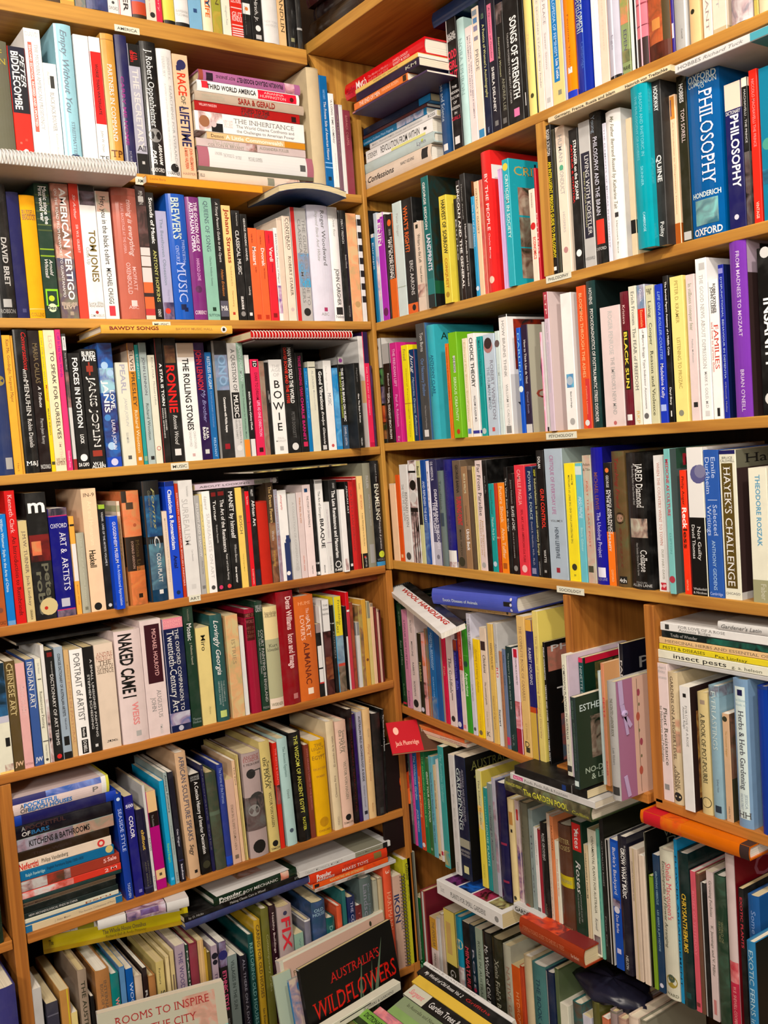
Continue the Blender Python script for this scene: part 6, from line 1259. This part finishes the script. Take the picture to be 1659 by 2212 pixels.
# red book leaning back above the gardening row
faceout(833, 1562, 940, 1549, 0, .085, .006, 52, 'c23', 'paperback', 'C 0 100 0 100 c23;C 62 100 0 100 643;O 16 30 9 fcb;K 10 56 70 14 fcb Jack Plumridge;K 66 98 30 22 a98 Flow', 'red paperback leaning back above the gardening row', z=-.652)
# ribbon round the lavender gift book
lav = BOOKS['grey spined gift hardback with ribbon tied mauve cover']; co = [c for c in lav.children if c.name.startswith('cover')][0]
bx = [Vector(v.co) for v in co.data.vertices]; Wl = max(v.x for v in bx); Hl = max(v.z for v in bx); mb = MB(); sk = plain('lilac_satin', (.42, .33, .55, 1), .35)
def strip(pts, wd):
    for (y0, z0), (y1, z1) in zip(pts, pts[1:]):
        mb.box((0, 0, 0), (0, 0, 0), sk); mb.v = mb.v[:-8]; mb.f = mb.f[:-6]; mb.m = mb.m[:-6]
        t_ = Vector((y1 - y0, z1 - z0)).normalized(); q = Vector((-t_.y, t_.x)) * wd / 2; x0, x1 = Wl + .0006, Wl + .0018
        c_ = [(y0 + q.x, z0 + q.y), (y1 + q.x, z1 + q.y), (y1 - q.x, z1 - q.y), (y0 - q.x, z0 - q.y)]
        mb.add([(x0, *p) for p in c_] + [(x1, *p) for p in c_], [(3, 2, 1, 0), (4, 5, 6, 7), (0, 1, 5, 4), (1, 2, 6, 5), (2, 3, 7, 6), (3, 0, 4, 7)], sk)
strip([(.010, Hl), (.012, .80 * Hl), (.016, .72 * Hl)], .010); strip([(.016, .72 * Hl), (.032, .60 * Hl)], .008); strip([(.017, .71 * Hl), (.023, .54 * Hl)], .006); nv = len(mb.v); q = 10
for i in range(6):
    for j in range(q): th = math.pi * (i + .5) / 6; ph = 2 * math.pi * j / q; mb.v.append((Wl + .003 + .003 * math.cos(th), .016 + .008 * math.sin(th) * math.cos(ph), .725 * Hl + .006 * math.sin(th) * math.sin(ph)))
for i in range(5):
    for j in range(q): mb.f.append((nv + i * q + j, nv + i * q + (j + 1) % q, nv + (i + 1) * q + (j + 1) % q, nv + (i + 1) * q + j)); mb.m.append(0)
mb.build('ribbon', lav); mb = MB()
strip([(.012, .2 * Hl), (.02, .02 * Hl)], .008)
mb.build('ribbon', lav)
# dark volumes lying on the deep overhanging top shelf
zt = EYE + ZA + .0245
for i, (u0, L, T, dx, col, lab) in enumerate([(1.862, .24, .034, .004, '321', 'thick dark brown hardback lying lowest on the overhanging top shelf'), (1.85, .25, .030, .012, '211', 'black hardback lying second on the overhanging top shelf'), (1.855, .22, .036, .0, '422', 'dark maroon hardback lying third on the overhanging top shelf'), (1.60, .24, .05, .01, '322', 'dark brown hardback lying near the top of the photo')]):
    if i == 3: zt = EYE + ZA + .0245
    ez = Vector((0, 1, 0)); ex = Vector((0, 0, 1)); ey = Vector((1, 0, 0))
    rt = root('hardback_book', frame_matrix(ex, ey, ez, Vector((XA + dx, u0 - L, zt)))); book(rt, T, L, .17, col, 'hardback', 'B 4 5 432;B 80 81 432', '', True); zt += T + .0006
    tag(rt, lab, 'hardback book', 'dark books lying on the overhanging top shelf')
# dark bag slumped over the rose books
ctr = on('R', 1325, 2134, .055); mb = MB(); nu, nv_ = 28, 14; random.seed(3); ph = [random.uniform(0, 6.28) for _ in range(12)]
vv = []
for i in range(nv_ + 1):
    for j in range(nu):
        th, f = math.pi * i / nv_, 2 * math.pi * j / nu
        r_ = 1 + .10 * math.sin(5 * f + ph[0] + 2 * th) + .07 * math.sin(9 * f + ph[1] - 3 * th) + .05 * math.sin(13 * th + ph[2] + f)
        vv.append((.05 * r_ * math.sin(th) * math.cos(f), .085 * r_ * math.sin(th) * math.sin(f), .020 * r_ * math.cos(th)))
mb.add(vv, [(i * nu + j, i * nu + (j + 1) % nu, (i + 1) * nu + (j + 1) % nu, (i + 1) * nu + j) for i in range(nv_) for j in range(nu)], plain('dark_plastic', (.012, .013, .03, 1), .35))
o = mb.build('plastic_bag', None, True); o.location = ctr; tag(o, 'dark navy plastic bag slumped over the books of the rose shelf', 'bag')
